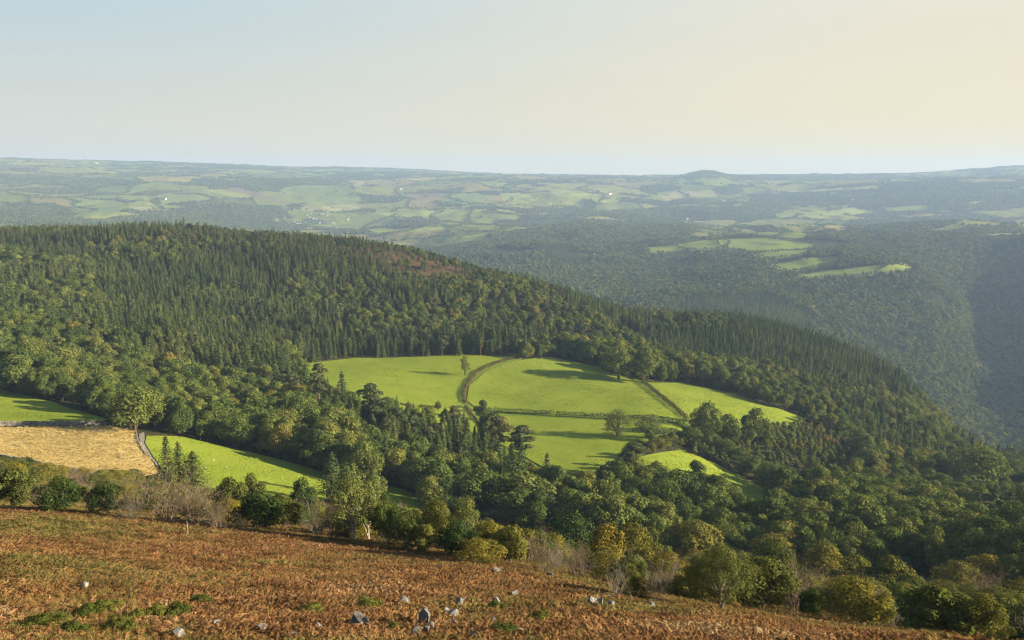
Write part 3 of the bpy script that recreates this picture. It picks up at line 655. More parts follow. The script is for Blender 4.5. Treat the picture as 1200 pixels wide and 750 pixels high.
def rock_mat(name, a, b, c, sc=3):
    m, nt, out = mat(name); L = nt.links.new
    geo = N(nt, 'ShaderNodeNewGeometry'); nz = N(nt, 'ShaderNodeTexNoise'); nz.inputs['Scale'].default_value = sc; nz.inputs['Detail'].default_value = 8; L(geo.outputs['Position'], nz.inputs['Vector'])
    r = ramp(nt, [(.3, a), (.5, b), (.68, c)]); L(nz.outputs['Fac'], r.inputs[0])
    mr = N(nt, 'ShaderNodeMapRange'); mr.inputs[3].default_value = .7; mr.inputs[4].default_value = 1.25; L(geo.outputs['Random Per Island'], mr.inputs[0])
    s = N(nt, 'ShaderNodeVectorMath', operation='SCALE'); L(r.outputs[0], s.inputs[0]); L(mr.outputs[0], s.inputs['Scale'])
    bp = N(nt, 'ShaderNodeBump'); bp.inputs['Strength'].default_value = .6; bp.inputs['Distance'].default_value = .05; L(nz.outputs['Fac'], bp.inputs['Height'])
    d = N(nt, 'ShaderNodeBsdfPrincipled'); d.inputs['Roughness'].default_value = .85; L(s.outputs[0], d.inputs['Base Color']); L(bp.outputs[0], d.inputs['Normal']); L(d.outputs[0], out.inputs[0]); return m
M['rock'] = rock_mat('lichened_granite', (.06, .06, .06), (.125, .123, .118), (.24, .235, .215))
M['wall'] = rock_mat('dry_stone', (.1, .09, .075), (.17, .155, .13), (.26, .24, .205), 1.2)
stone_wall([(-90, 500), (0, 499), (60, 499), (126, 498.5)], 1.9, 1.0, 'grey dry stone wall along the top of the straw field', M['wall'])
stone_wall([(-60, 528), (0, 539), (40, 546), (95, 558)], 1.8, .9, 'dark shaded dry stone wall along the bottom of the straw field', M['wall'])
stone_wall([(160, 508), (161, 517), (168, 530), (183, 545)], .9, .5, 'low stone kerb wall curving beside the gravel track', M['wall'])

# ------------------------------------------------------------------ woods: candidate trees over the middle ground
ZONES = [  # polygon of the ground, (spruce, pine, broad, young), (h lo, hi) multiplier, keep
 ([(708, 384), (728, 380), (770, 402), (782, 414), (745, 402)], None, 1, 0),
 ([(455, 292), (480, 288), (530, 312), (545, 330), (500, 322), (460, 306)], (.1, .6, .3, 0), .6, .5),
 ([(430, 290), (470, 284), (520, 298), (570, 318), (640, 345), (690, 368), (630, 364), (560, 346), (480, 322), (435, 306)], (.12, .5, .38, 0), .6, .62),
 ([(655, 418), (700, 396), (735, 400), (800, 436), (790, 450), (750, 448), (700, 430)], (0, 0, 1, 0), .9, 1),
 ([(600, 416), (640, 400), (700, 398), (690, 425), (640, 418)], (.05, .1, .75, .1), .55, 1),
 ([(-50, 395), (40, 385), (110, 425), (190, 440), (300, 470), (335, 470), (370, 500), (440, 540), (430, 575), (370, 552), (290, 530), (215, 513), (125, 494), (60, 471), (-50, 450)], (.06, .04, .88, .02), .92, 1),
 ([(270, 370), (420, 345), (540, 370), (640, 360), (700, 395), (610, 418), (540, 417), (420, 420), (345, 427), (290, 412)], (.18, .5, .32, 0), .85, 1),
 ([(200, 265), (330, 262), (450, 275), (580, 310), (760, 350), (740, 375), (560, 345), (420, 318), (250, 305), (180, 290)], (.3, .6, .1, 0), .72, .9),
 ([(-50, 270), (200, 265), (180, 300), (-50, 300)], (.5, .4, .1, 0), .72, .95),
 ([(345, 445), (365, 458), (420, 488), (500, 506), (585, 522), (640, 552), (700, 562), (720, 590), (640, 590), (540, 560), (450, 545), (380, 520), (330, 480)], (.52, .25, .2, .03), .78, 1),
 ([(780, 515), (860, 500), (940, 497), (1010, 520), (1000, 565), (930, 580), (897, 574), (845, 547), (800, 528)], (.05, .02, .13, .8), 1, 1),
 ([(798, 522), (845, 541), (897, 571), (914, 568), (862, 536), (812, 516)], (.05, .1, .85, 0), .95, 1),
 ([(722, 530), (745, 516), (800, 508), (815, 522), (775, 540), (765, 560), (735, 572), (708, 568)], (.1, .35, .5, .05), .45, .7),
 ([(690, 495), (800, 502), (800, 524), (770, 533), (720, 522)], (0, .05, .75, .2), .7, .55),
 ([(800, 495), (850, 508), (925, 506), (950, 520), (800, 525)], (0, .2, .7, .1), .8, 1),
 ([(740, 430), (850, 425), (1000, 470), (1120, 500), (1200, 530), (1200, 570), (1050, 545), (945, 492), (850, 460), (800, 449)], (.15, .05, .78, .02), .9, 1),
 ([(560, 320), (760, 350), (900, 380), (1040, 430), (1100, 480), (1000, 470), (850, 425), (740, 420), (700, 380), (560, 345)], (.74, .04, .2, .02), .8, 1),
 ([(-50, 290), (300, 300), (560, 345), (700, 380), (680, 400), (640, 365), (540, 372), (420, 350), (280, 372), (300, 420), (340, 440), (330, 470), (190, 440), (110, 425), (40, 385), (-50, 395)], (.64, .13, .23, 0), .95, 1),
 ([(900, 500), (1300, 520), (1300, 690), (1050, 690), (900, 640), (850, 600)], (.05, .02, .9, .03), .9, 1),
]
def candidates(spacing, d0, d1, azmax=.72):
    n = int(2 * d1 * math.sin(azmax) / spacing); m = int(d1 / spacing)
    gx, gy = np.meshgrid(np.arange(-n // 2, n // 2 + 1) * spacing, np.arange(0, m + 1) * spacing)
    x = gx.ravel() + rng.uniform(-.42, .42, gx.size) * spacing; y = gy.ravel() + rng.uniform(-.42, .42, gx.size) * spacing
    d = np.hypot(x, y); k = (d > d0) & (d < d1) & (np.abs(np.arctan2(x, y)) < azmax); return x[k], y[k], d[k]
def rank01(a): 
    o = np.empty(len(a)); o[np.argsort(a)] = np.linspace(0, 1, len(a)); return o
trees = []     # dicts of arrays
KEYS = ['spruce', 'pine', 'broad', 'young']
for spacing, kinds in ((5.2, ('spruce', 'young')), (9.2, ('broad', 'pine'))):
    x, y, d = candidates(spacing, 235, 1330)
    z = ground(x, y); px, py, dep = project(x, y, z)
    fr = np.tile(np.array([.07, .03, .88, .02]), (len(x), 1)); hm = np.full(len(x), .8); keep = np.ones(len(x)); done = np.zeros(len(x), bool)
    for poly, f, hmul, kp in ZONES:
        m = inpoly(px, py, poly) & ~done; done |= m
        if f is None: keep[m] = 0; continue
        fr[m] = f; hm[m] = hmul; keep[m] = kp
    for poly in ALLF: keep[inpoly(px, py, poly)] = 0
    keep[(d < 330) & (py > np.interp(px, [-200, 0, 180, 330, 430, 520, 700, 900, 1200], [500, 505, 515, 548, 575, 606, 636, 668, 715]))] = 0
    sel = .55 * rank01(fbm(x / 95, y / 95, 41, 3)) + .45 * rng.random(len(x)); sel = rank01(sel)
    cum = np.cumsum(fr, axis=1); kind = (sel[:, None] > cum).sum(1).clip(0, 3)
    stand = .62 + .76 * fbm(x / 85, y / 85, 47, 2)
    for kk in kinds:
        m = (kind == KEYS.index(kk)) & (rng.random(len(x)) < keep)
        base = dict(spruce=18, pine=15.5, broad=16.5, young=6.5)[kk]; asp = dict(spruce=.4, pine=.6, broad=.88, young=.55)[kk]
        h = base * hm[m] * stand[m] * (rng.uniform(.62, 1.22, m.sum()) if kk == 'spruce' else rng.uniform(.75, 1.2, m.sum())); w = h * asp * rng.uniform(.85, 1.2, m.sum())
        if kk == 'spruce': w *= np.where(rng.random(m.sum()) < .04, 1.25, 1); h *= np.where(rng.random(m.sum()) < .08, 1.22, 1)
        for q in zip(x[m], y[m], z[m], px[m], py[m], dep[m], h, w): trees.append((kk, *q))

# trees placed one by one: column, row of the foot, height and width in the frame, kind, label
HAND = [
 (158, 506, 55, 64, 'oak', 'big round-crowned tree by the walled corner of the straw field'),
 (198, 575, 66, 40, 'conifer', 'dark pointed conifer beside the track, tallest spire of its group of three'),
 (212, 577, 60, 44, 'conifer', 'dark conifer with a bare tip, middle one beside the gravel track'),
 (228, 580, 52, 56, 'conifer', 'broad dark conifer of the track group, on the sheep pasture side'),
 (545, 441, 25, 15, 'ash', 'lone thin tree rising from the curved hedge between the upper pastures'),
 (410, 594, 48, 46, 'oak', 'dense round tree closing the end of the sheep pasture'),
 (438, 596, 42, 38, 'oak', 'rounded tree between the sheep pasture and its small shaded end'),
 (390, 582, 52, 50, 'conifer', 'dark conifer with drooping arms at the end of the sheep pasture'),
 (375, 487, 62, 26, 'pine', 'tall pine with a flat top against the western pasture'),
 (436, 507, 58, 38, 'pine', 'broad dark pine with a domed top in front of the western pasture'),
 (466, 512, 34, 28, 'pine', 'small leaning pine by the low broken hedge'),
 (513, 482, 12, 9, 'oak', 'tiny round tree alone on the low broken hedge'),
 (533, 512, 36, 26, 'pine', 'pine with layered branches below the foot of the curved bank'),
 (585, 545, 58, 40, 'pine', 'dense dark pine in front of the trimmed hedge pasture'),
 (612, 548, 50, 40, 'pine', 'open-crowned pine showing grass between its branches'),
 (724, 512, 34, 42, 'ash', 'pale feathery tree standing against the trimmed hedge'),
 (762, 514, 30, 48, 'ash', 'low spreading tree beside the pale feathery tree on the hedge'),
 (826, 522, 52, 38, 'oak', 'tall dark tree at the tip of the straight hedge'),
 (850, 524, 40, 34, 'oak', 'dense tree in the middle of the clump under the wedge pasture'),
 (885, 526, 50, 38, 'oak', 'domed tree on the sunny end of the clump under the wedge pasture'),
 (742, 560, 42, 40, 'pine', 'flat-topped pine on the lower corner of the bright pasture'),
 (813, 524, 24, 26, 'oak', 'small round tree at the top of the shaded strip of pasture'),
 (831, 532, 26, 28, 'oak', 'round tree along the shaded strip, second from its upper end'),
 (849, 541, 28, 28, 'oak', 'round tree half way along the edge of the shaded strip'),
 (867, 551, 27, 30, 'oak', 'wide tree past the middle of the shaded strip edge'),
 (884, 561, 28, 28, 'oak', 'tree near the lower end of the shaded strip edge'),
 (901, 571, 30, 32, 'oak', 'tree closing the lower end of the shaded strip of pasture'),
 (786, 524, 13, 26, 'olive', 'low bush on the bare bank between the hedge and the shaded strip'),
 (772, 527, 14, 28, 'olive', 'low bush on the bare bank nearest the flat-topped corner pine'),
 (799, 517, 12, 22, 'olive', 'low bush at the foot of the straight hedge'),
 (1000, 648, 74, 66, 'oak', 'very tall domed tree above the other valley trees'),
 (955, 650, 55, 44, 'oak', 'rounded tree on the shady side of the very tall domed tree'),
 (1058, 640, 52, 46, 'oak', 'round tree in sunlight beside the very tall domed tree'),
 (1140, 580, 62, 70, 'oak', 'wide spreading tree on the slope at the mouth of the valley'),
 (610, 612, 62, 80, 'oak', 'wide sunlit-topped tree over the dark valley bottom'),
 (560, 606, 58, 70, 'oak', 'broad dark tree beside the small end of the pasture'),
 (665, 618, 48, 56, 'oak', 'rounded dark tree in the shaded valley bottom'),
 (500, 580, 46, 60, 'oak', 'pale-topped spreading tree above the small end of the pasture'),
 (640, 418, 20, 24, 'oak', 'small tree at the top corner where the curved hedge meets the wood'),
 (725, 446, 42, 46, 'oak', 'rounded copse tree above the big pasture'),
 (755, 449, 44, 44, 'oak', 'tallest rounded copse tree at the top of the straight hedge'),
 (435, 562, 50, 52, 'broad', 'rounded tree with yellowing top behind the drooping conifer'),
 (290, 516, 44, 36, 'oak', 'tall olive tree in the wood edge above the sheep pasture'),
 (262, 512, 46, 46, 'broad', 'ochre-tinged tree in the wood edge above the sheep pasture'),
 (245, 518, 38, 30, 'oak', 'blue-green tree standing out from the wood edge by the track'),
]
hp = []
for px, py, hpx, wpx, key, lab in HAND:
    p = at(px, py, 150); dep = project(*p)[2]; h = hpx * dep / F * 1.03; w = wpx * dep / F; hp.append((px, py, dep, w))
    trees = [t for t in trees if math.hypot(t[1] - p[0], t[2] - p[1]) > w * .33 + (.0 if t[0] == 'young' else 1.0)]
    plant(key, p, h, w, lab, None)

# what of each tree the photo would show: painter's id buffer, far to near
order = sorted(range(len(trees)), key=lambda i: -trees[i][6])
IDB = np.full((376, 640), -1, int)
for i in order:
    k, x, y, z, px, py, dep, h, w = trees[i]
    x0, x1 = (px - w * F / dep * .5) / 2 + 20, (px + w * F / dep * .5) / 2 + 20; y1 = py / 2; y0 = (py - h * F / dep) / 2
    if x1 < 20 or x0 > 620: continue
    a, b, c, d = int(max(x0, 0)), int(min(x1 + 1, 640)), int(max(y0, 0)), int(min(y1 + 1, 376))
    if k == 'spruce':
        for yy in range(c, d):
            hw = (x1 - x0) * .5 * (yy - y0) / max(y1 - y0, 1); m_ = (x0 + x1) * .5; IDB[yy, max(0, int(m_ - hw)):int(m_ + hw) + 1] = i
    else: IDB[c:d, a:b] = i
for j in range(IDB.shape[1]): pass
cnt = np.bincount(IDB[IDB >= 0], minlength=len(trees))
LAND = [(158, 480, 'the big round tree by the straw field'), (60, 475, 'the pasture above the stone wall'), (205, 545, 'the three dark conifers by the track'), (290, 550, 'the sheep pasture'), (545, 432, 'the lone tree in the curved hedge'),
        (440, 440, 'the pasture west of the curved hedge'), (650, 455, 'the big curved-hedge pasture'), (850, 474, 'the wedge-shaped pasture'), (660, 512, 'the pasture below the trimmed hedge'), (840, 565, 'the shaded strip of pasture'),
        (495, 305, 'the bare heath patch'), (755, 398, 'the dark gap in the plantation'), (735, 425, 'the rounded copse'), (250, 268, 'the flat top of the wooded hill'), (600, 318, 'the bend of the wooded skyline'),
        (850, 376, 'the low part of the wooded skyline'), (1060, 462, 'the tip of the wooded spur'), (670, 625, 'the dark oak thicket'), (1000, 600, 'the very tall domed tree'), (1150, 545, 'the wide spreading valley-mouth tree'),
        (20, 430, 'the upper end of the walled pasture'), (100, 340, 'the plantation on the hill shoulder'), (375, 455, 'the tall flat-topped pine'), (435, 480, 'the broad domed pine'), (598, 515, 'the dense dark pine'),
        (265, 480, 'the ochre-tinged wood edge tree'), (393, 550, 'the drooping conifer'), (855, 505, 'the clump under the wedge pasture'), (745, 535, 'the flat-topped corner pine'), (900, 540, 'the young thicket'), (500, 550, 'the pale-topped spreading tree'),
        (985, 500, 'the sunny tip of the wedge pasture'), (650, 385, 'the wood above the curved hedge'), (350, 395, 'the pine belt over the western pasture'), (200, 400, 'the middle of the spruce plantation'), (1100, 640, 'the sunlit round tree'), (760, 600, 'the shaded valley bottom')]
ORD = ['first', 'second', 'third', 'fourth', 'fifth', 'sixth', 'seventh', 'eighth', 'ninth', 'tenth', 'eleventh', 'twelfth', 'thirteenth', 'fourteenth', 'fifteenth', 'sixteenth', 'seventeenth', 'eighteenth', 'nineteenth', 'twentieth']
GRP = dict(spruce='spruces of the plantation', pine='pines on the wooded hill', broad='broadleaf trees of the valley woods', young='saplings of the young thicket')
NOUN = dict(spruce='spruce', pine='pine', broad='broadleaf tree', young='sapling')
chosen = set()
for kk in KEYS:
    ids = [i for i in range(len(trees)) if trees[i][0] == kk and cnt[i] >= 3]; ids.sort(key=lambda i: -cnt[i]); ids = ids[:dict(spruce=270, pine=200, broad=265, young=200)[kk]]
    hs = sorted(trees[i][7] for i in ids); aw = sorted(trees[i][8] / trees[i][7] for i in ids); bucket = {}
    for i in ids:
        k, x, y, z, px, py, dep, h, w = trees[i]; cy = py - h * F / dep * .5
        l = min(LAND, key=lambda l: (l[0] - px) ** 2 + 2.2 * (l[1] - cy) ** 2); dx, dy = px - l[0], cy - l[1]
        s = ('sunward of' if dx > 0 else 'shadeward of') if abs(dx) > 1.3 * abs(dy) else ('in front of' if dy > 0 else 'behind')
        tall = 'tall' if h > hs[int(len(hs) * .66)] else 'short' if h < hs[int(len(hs) * .33)] else 'mid-sized'
        slim = 'slender' if w / h < aw[len(aw) // 2] else 'broad'
        bucket.setdefault((tall, slim, s, l[2]), []).append((math.hypot(dx, dy), i))
    for (tall, slim, s, ph), v in bucket.items():
        v.sort()
        for n, (_, i) in enumerate(v):
            k, x, y, z, px, py, dep, h, w = trees[i]; chosen.add(i)
            lab = f'{tall} {slim} {NOUN[kk]} {s} {ph}' if len(v) == 1 else f'{tall} {slim} {NOUN[kk]}, {ORD[min(n, 19)]} {s} {ph}'
            plant(kk, (x, y, z), h, w, lab, GRP[kk])
for kk, nm, lab in (('spruce', 'spruce_plantation', 'dark pointed spruces massed over the wooded hillside'), ('pine', 'pine_wood', 'rounded pines massed along the wooded hilltop'), ('broad', 'broadleaf_woodland', 'rounded broadleaf crowns massed in the valley woods'), ('young', 'young_thicket', 'dense pale saplings beside the wedge pasture')):
    a = [t for i, t in enumerate(trees) if t[0] == kk and i not in chosen]
    if not a: continue
    A = np.array([t[1:] for t in a]); p = PR[kk]; idx = rng.integers(0, len(p), len(A)); ph = np.array([q['h'] for q in p])[idx]; pw = np.array([q['w'] for q in p])[idx]
    scatter(nm, A[:, :3], rng.uniform(0, 6.28, len(A)), np.stack([A[:, 7] / pw, A[:, 7] / pw, A[:, 6] / ph], 1), idx, [q['joined'] for q in p], lab, 'wood')

# second wooded ridge and the far country
x, y, d = candidates(10.0, 1330, 3700, .66); z = ground(x, y); px, py, dep = project(x, y, z)
k = np.ones(len(x), bool)
for poly, _ in MIDFIELDS: k &= ~((inpoly(px, py, poly) | inpoly(px, py - 2, poly) | inpoly(px, py - 4, poly) | inpoly(px, py - 6, poly)) & (d > 1700))
patch = fbm(x / 260, y / 260, 81, 3); k &= ~((d > 2900) & (patch > .58)); k &= ~((d > 2700) & (rng.random(len(x)) < .25))
x, y, z, d, px, py = (a[k] for a in (x, y, z, d, px, py))
sprk = inpoly(px, py, [(760, 395), (800, 350), (900, 345), (960, 375), (880, 410)]) | (fbm(x / 180, y / 180, 83, 2) > .74)
bx, by = [], []
for poly, _ in MIDFIELDS:                              # hedgerow trees round the fields
    q = np.array([at(a, b, 1700, 3700)[:2] for a, b in poly]); q = np.vstack([q, q[:1]])
    for a, b in zip(q[:-1], q[1:]):
        k_ = int(np.linalg.norm(b - a) / 7); t_ = (np.arange(k_) + rng.random(k_)) / max(k_, 1); bx.append(a[0] + (b[0] - a[0]) * t_ + rng.normal(size=k_) * 2); by.append(a[1] + (b[1] - a[1]) * t_ + rng.normal(size=k_) * 2)
bx, by = np.concatenate(bx), np.concatenate(by); nh = len(bx)
x = np.append(x, bx); y = np.append(y, by); z = ground(x, y); d = np.hypot(x, y); px, py, _ = project(x, y, z); sprk = np.append(sprk, np.zeros(nh, bool))
nb = len(x); idx = np.where(sprk, 4 + rng.integers(0, 2, nb), rng.integers(0, 4, nb)); hh = np.where(sprk, rng.uniform(.75, 1.1, nb), rng.uniform(.75, 1.25, nb)) * (.85 + .3 * fbm(x / 90, y / 90, 85, 2))
hh = hh * np.where(sprk, 1, 1.22); hh[-nh:] *= rng.uniform(.25, .55, nh)
ww = np.where(sprk, rng.uniform(1, 1.3, nb), hh * rng.uniform(.85, 1.2, nb))
scatter('valley_woodland', np.stack([x, y, z], 1), rng.uniform(0, 6.28, nb), np.stack([ww, ww, hh], 1), idx, [q['joined'] for q in PR['farbroad'] + PR['farspruce']], 'blue-green woods covering the ridges across the deep valley', 'wood')
def cell_lookup(arr, x, y):
    i = np.clip(np.searchsorted(AZ, np.arctan2(x, y)), 0, na - 1); j = np.clip(np.searchsorted(DR, np.hypot(x, y)), 0, nd - 1); return arr[i, j]
XS = []
for sp_, d0, d1 in ((13, 3400, 5200), (17, 5200, 7500), (24, 7500, 11500)):
    x, y, d = candidates(sp_, d0, d1, .64); keep = cell_lookup(wood | hedge, x, y); keep |= rng.random(len(x)) < .004; XS.append(np.stack([x[keep], y[keep], np.full(keep.sum(), sp_ / 13)], 1))
P = np.concatenate(XS); z = ground(P[:, 0], P[:, 1]); nb = len(P); s = rng.uniform(.7, 1.25, nb); sw = s * P[:, 2] ** .8 * rng.uniform(1, 1.4, nb)
scatter('far_woods', np.stack([P[:, 0], P[:, 1], z], 1), rng.uniform(0, 6.28, nb), np.stack([sw, sw, s], 1), rng.integers(0, 3, nb), [q['joined'] for q in PR['hedgeblob']], 'hazy hedgerow trees and woods among the distant fields', 'wood')

# ------------------------------------------------------------------ scrub along the bracken edge, placed one by one
SCRUB = [
 (195, 612, 68, 105, 'bare', 'very large brown leafless thicket at the bracken edge'), (232, 616, 50, 70, 'bare', 'brown leafless bush leaning out of the very large thicket'), (150, 607, 42, 60, 'palebare', 'grey twiggy bush in front of the straw field'),
 (158, 610, 36, 36, 'palebare', 'white-stemmed bare bush against the very large brown thicket'), (72, 600, 40, 56, 'holly', 'low dark evergreen bush with brown twigs above it'), (124, 604, 40, 48, 'holly', 'dark evergreen bush touching the brown thicket'),
 (18, 594, 46, 60, 'olive', 'pale green willow bush at the field wall end'), (45, 592, 30, 40, 'bare', 'small brown twiggy bush between the willow and the evergreen bush'), (100, 588, 32, 50, 'bare', 'brown bush below the dark field wall'),
 (120, 575, 24, 26, 'conifer', 'small dark conifer poking above the straw field edge'), (10, 560, 20, 26, 'olive', 'small bush on the end of the dark field wall'), (60, 570, 26, 44, 'olive', 'rounded green bush behind the evergreen bushes'),
 (235, 612, 30, 28, 'olive', 'bright green bush at the foot of the brown thicket'), (270, 605, 46, 44, 'olive', 'green bush tree below the sheep pasture'), (296, 604, 50, 30, 'olive', 'narrow rounded green tree overlapping the sheep pasture'),
 (303, 622, 46, 60, 'holly', 'dark dense bush in front of the narrow green tree'), (330, 622, 44, 44, 'olive', 'olive bush beside the dark dense bush'), (356, 606, 46, 34, 'holly', 'round dark bush outlined on the sheep pasture'),
 (369, 628, 52, 44, 'palebare', 'whitish fan of bare twigs beside the birch'), (282, 622, 24, 26, 'palebare', 'small white-twigged shrub at the bracken edge'), (255, 620, 40, 50, 'bare', 'dull brown bush between green bushes'),
 (414, 636, 80, 62, 'birch', 'tall birch with two pale trunks at the bracken edge'), (432, 634, 72, 44, 'birch', 'birch with a yellow-green crown behind the pale-trunked birch'), (392, 634, 50, 40, 'bare', 'thin bare shrub at the foot of the birches'),
 (452, 640, 60, 36, 'holly', 'upright dark bush next to the birches'), (448, 644, 24, 30, 'palebare', 'small white bare shrub at the foot of the upright dark bush'), (478, 645, 50, 54, 'olive', 'broad olive bush sloping to the bracken'),
 (513, 645, 62, 44, 'olive', 'tall yellow-green bush tree in the gap by the valley'), (548, 650, 70, 44, 'birch', 'tall airy tree rising above the bracken edge'), (500, 648, 34, 40, 'olive', 'low green bush under the tall yellow-green bush'),
 (535, 655, 44, 50, 'holly', 'dark bush with a black hollow under the airy tree'), (575, 655, 44, 50, 'olive', 'green bush below the small clearing'), (600, 660, 44, 56, 'olive', 'spreading green bush along the bracken edge'),
 (627, 658, 40, 40, 'holly', 'dark green bush beside the oak thicket'), (668, 660, 58, 82, 'holly', 'large dark oak thicket with a jagged top'), (640, 672, 36, 50, 'bare', 'low greyish twig bush below the oak thicket'),
 (560, 660, 26, 60, 'olive', 'low yellowish bush at the bracken line'), (710, 675, 62, 50, 'olive', 'olive tree bush between the oak thicket and the bare thorns'), (740, 680, 66, 60, 'olive', 'dense olive tree bush behind the bare thorns'),
 (722, 702, 50, 54, 'palebare', 'pale leaning thorn with bare branches by the rocks'), (734, 700, 40, 36, 'yellow', 'rust-yellow bush behind the pale leaning thorn'), (752, 703, 26, 26, 'yellow', 'small ochre bush at the bracken edge'), (768, 706, 44, 34, 'palebare', 'forked bare thorn next to the lone round tree'),
 (782, 690, 44, 50, 'olive', 'green bush behind the forked bare thorn'), (860, 704, 30, 30, 'olive', 'low yellow-green bush under the lone round tree'), (885, 708, 48, 42, 'holly', 'dark green bush on the sunny side of the lone round tree'), (800, 702, 22, 40, 'olive', 'flat green bush under the lone round tree'),
 (905, 690, 58, 60, 'olive', 'olive tree behind the dark green bush'), (935, 714, 56, 54, 'bare', 'brown leafless tree bush beyond the dark green bush'), (955, 716, 46, 44, 'bare', 'slender brown leafless bush by the bracken end'), (965, 690, 56, 60, 'olive', 'green bush tree with yellow leaves on one side'),
 (990, 720, 36, 46, 'olive', 'yellow-green low bush at the end of the bracken'), (1010, 730, 58, 40, 'palebare', 'tall pale bare stem at the end of the bracken'), (1000, 700, 50, 60, 'yellow', 'ochre-green tree bush on the lower slope'),
 (1040, 706, 56, 62, 'olive', 'round green bush with a deep shadow below it'), (1026, 705, 40, 46, 'holly', 'very dark bush in the shadow of the round green bush'), (1060, 722, 36, 40, 'olive', 'light green bush in front of the very dark bush'),
 (1092, 742, 54, 70, 'bare', 'big grey-brown leafless bush at the corner of the bracken'), (1045, 738, 40, 44, 'palebare', 'pale twiggy shrub beside the big leafless bush'), (1120, 700, 42, 60, 'yellow', 'bright ochre bush on the lower slope'),
 (1150, 712, 46, 50, 'bare', 'brown leafless bush behind the ochre bush'), (1165, 735, 46, 64, 'olive', 'green bush at the lower corner of the slope'), (1195, 722, 44, 50, 'yellow', 'yellowing bush at the lower corner of the slope'),
 (1185, 752, 40, 60, 'holly', 'dark bush at the lowest corner of the slope'), (1130, 750, 34, 50, 'olive', 'low bush beside the big leafless bush'), (1155, 690, 40, 56, 'olive', 'rounded bush uphill of the brown leafless bush'), (1205, 690, 44, 60, 'olive', 'green bush at the end of the lower slope'),
 (815, 660, 50, 70, 'olive', 'broad green tree bush behind the lone round tree'), (760, 655, 36, 60, 'olive', 'low sunlit bush on the edge of the valley'), (850, 655, 40, 60, 'olive', 'sunlit bush beyond the lone round tree'), (905, 665, 38, 60, 'olive', 'pale bush topping the lower slope'),
]
for px, py, hpx, wpx, key, lab in SCRUB:
    p = at(px, py, 40); dep = project(*p)[2]
    plant(key, p, hpx * dep / F * 1.06, wpx * dep / F * 1.05, lab, 'bushes along the bracken edge')
p = at(843, 716, 40); dep = project(*p)[2]
plant('lone', p, 80 * dep / F, 84 * dep / F, 'lone round-headed tree with a pale forked trunk in the bracken', None, rot=.6)
# bushes between, on the slope under the bracken
x, y, d = candidates(4.4, 64, 285, .66); z = ground(x, y); px, py, dep = project(x, y, z)
lim = np.interp(px, [-200, 0, 150, 240, 330, 400, 430, 520, 700, 900, 1200], [546, 550, 566, 586, 597, 602, 590, 615, 643, 675, 722])
k = (py < edge_y(px) + np.where(px > 560, 9, -3)) & (py > lim)
for poly in ALLF: k &= ~inpoly(px, py, poly)
k &= rng.random(len(x)) < np.where(px > 450, np.where(py > edge_y(px) - 3, .13, .8), .95)
k &= ~inpoly(px, py, [(578, 618), (615, 612), (625, 632), (590, 640)])
xs, ys, zs, pxs, pys, deps, ds = (a[k] for a in (x, y, z, px, py, dep, d))
vs = rng.random(len(xs)); bush = []
for i in range(len(xs)):
    v = vs[i]; key = 'olive' if v < .58 else 'holly' if v < .7 else 'yellow' if v < .735 else 'bare' if v < .92 else 'palebare'
    h = rng.uniform(2.0, 3.8) * (.85 if pxs[i] < 450 else .6 if pys[i] > edge_y(pxs[i]) - 3 else 1) * (1 + .25 * (pxs[i] > 850)) * (1.25 if ds[i] > 170 else 1); bush.append((key, xs[i], ys[i], zs[i], pxs[i], pys[i], deps[i], h, h * rng.uniform(.95, 1.5) * (1.3 if pxs[i] < 450 else 1)))
bush.sort(key=lambda b: -b[7] / b[6]); 
SL = [(15, 575, 'the willow by the field wall'), (70, 580, 'the low dark evergreen bush'), (195, 580, 'the very large brown thicket'), (280, 590, 'the sheep pasture bushes'), (356, 585, 'the round dark pasture bush'), (414, 600, 'the pale-trunked birch'), (480, 620, 'the broad olive bush'), (545, 615, 'the tall airy tree'),
      (600, 635, 'the small clearing'), (670, 630, 'the large dark oak thicket'), (725, 680, 'the pale leaning thorn'), (833, 672, 'the lone round tree'), (885, 690, 'the dark green bush past the lone tree'), (940, 690, 'the brown leafless tree bush'), (1000, 685, 'the ochre-green tree bush'), (1040, 690, 'the round green shadowed bush'),
      (1092, 715, 'the big leafless corner bush'), (1120, 690, 'the bright ochre bush'), (1180, 715, 'the lower corner bushes'), (780, 650, 'the sunlit valley-edge bush'), (900, 655, 'the pale slope-topping bush')]
SN = dict(olive='green hawthorn', holly='dark evergreen bush', yellow='yellowing bush', bare='brown leafless bush', palebare='pale bare bush')
bucket = {}
for b in bush[:300]:
    key, x, y, z, px, py, dep, h, w = b; cy = py - h * F / dep * .5; l = min(SL, key=lambda l: (l[0] - px) ** 2 + 2 * (l[1] - cy) ** 2); dx, dy = px - l[0], cy - l[1]
    s = ('sunward of' if dx > 0 else 'shadeward of') if abs(dx) > 1.2 * abs(dy) else ('in front of' if dy > 0 else 'behind')
    bucket.setdefault((key, 'tall' if h > 3 else 'low', s, l[2]), []).append((math.hypot(dx, dy), b))
for (key, tl, s, ph), v in bucket.items():
    v.sort(key=lambda q: q[0])
    for n, (_, b) in enumerate(v):
        plant(key, b[1:4], b[7], b[8], f'{tl} {SN[key]} {s} {ph}' if len(v) == 1 else f'{tl} {SN[key]}, {ORD[min(n, 19)]} {s} {ph}', 'bushes along the bracken edge')

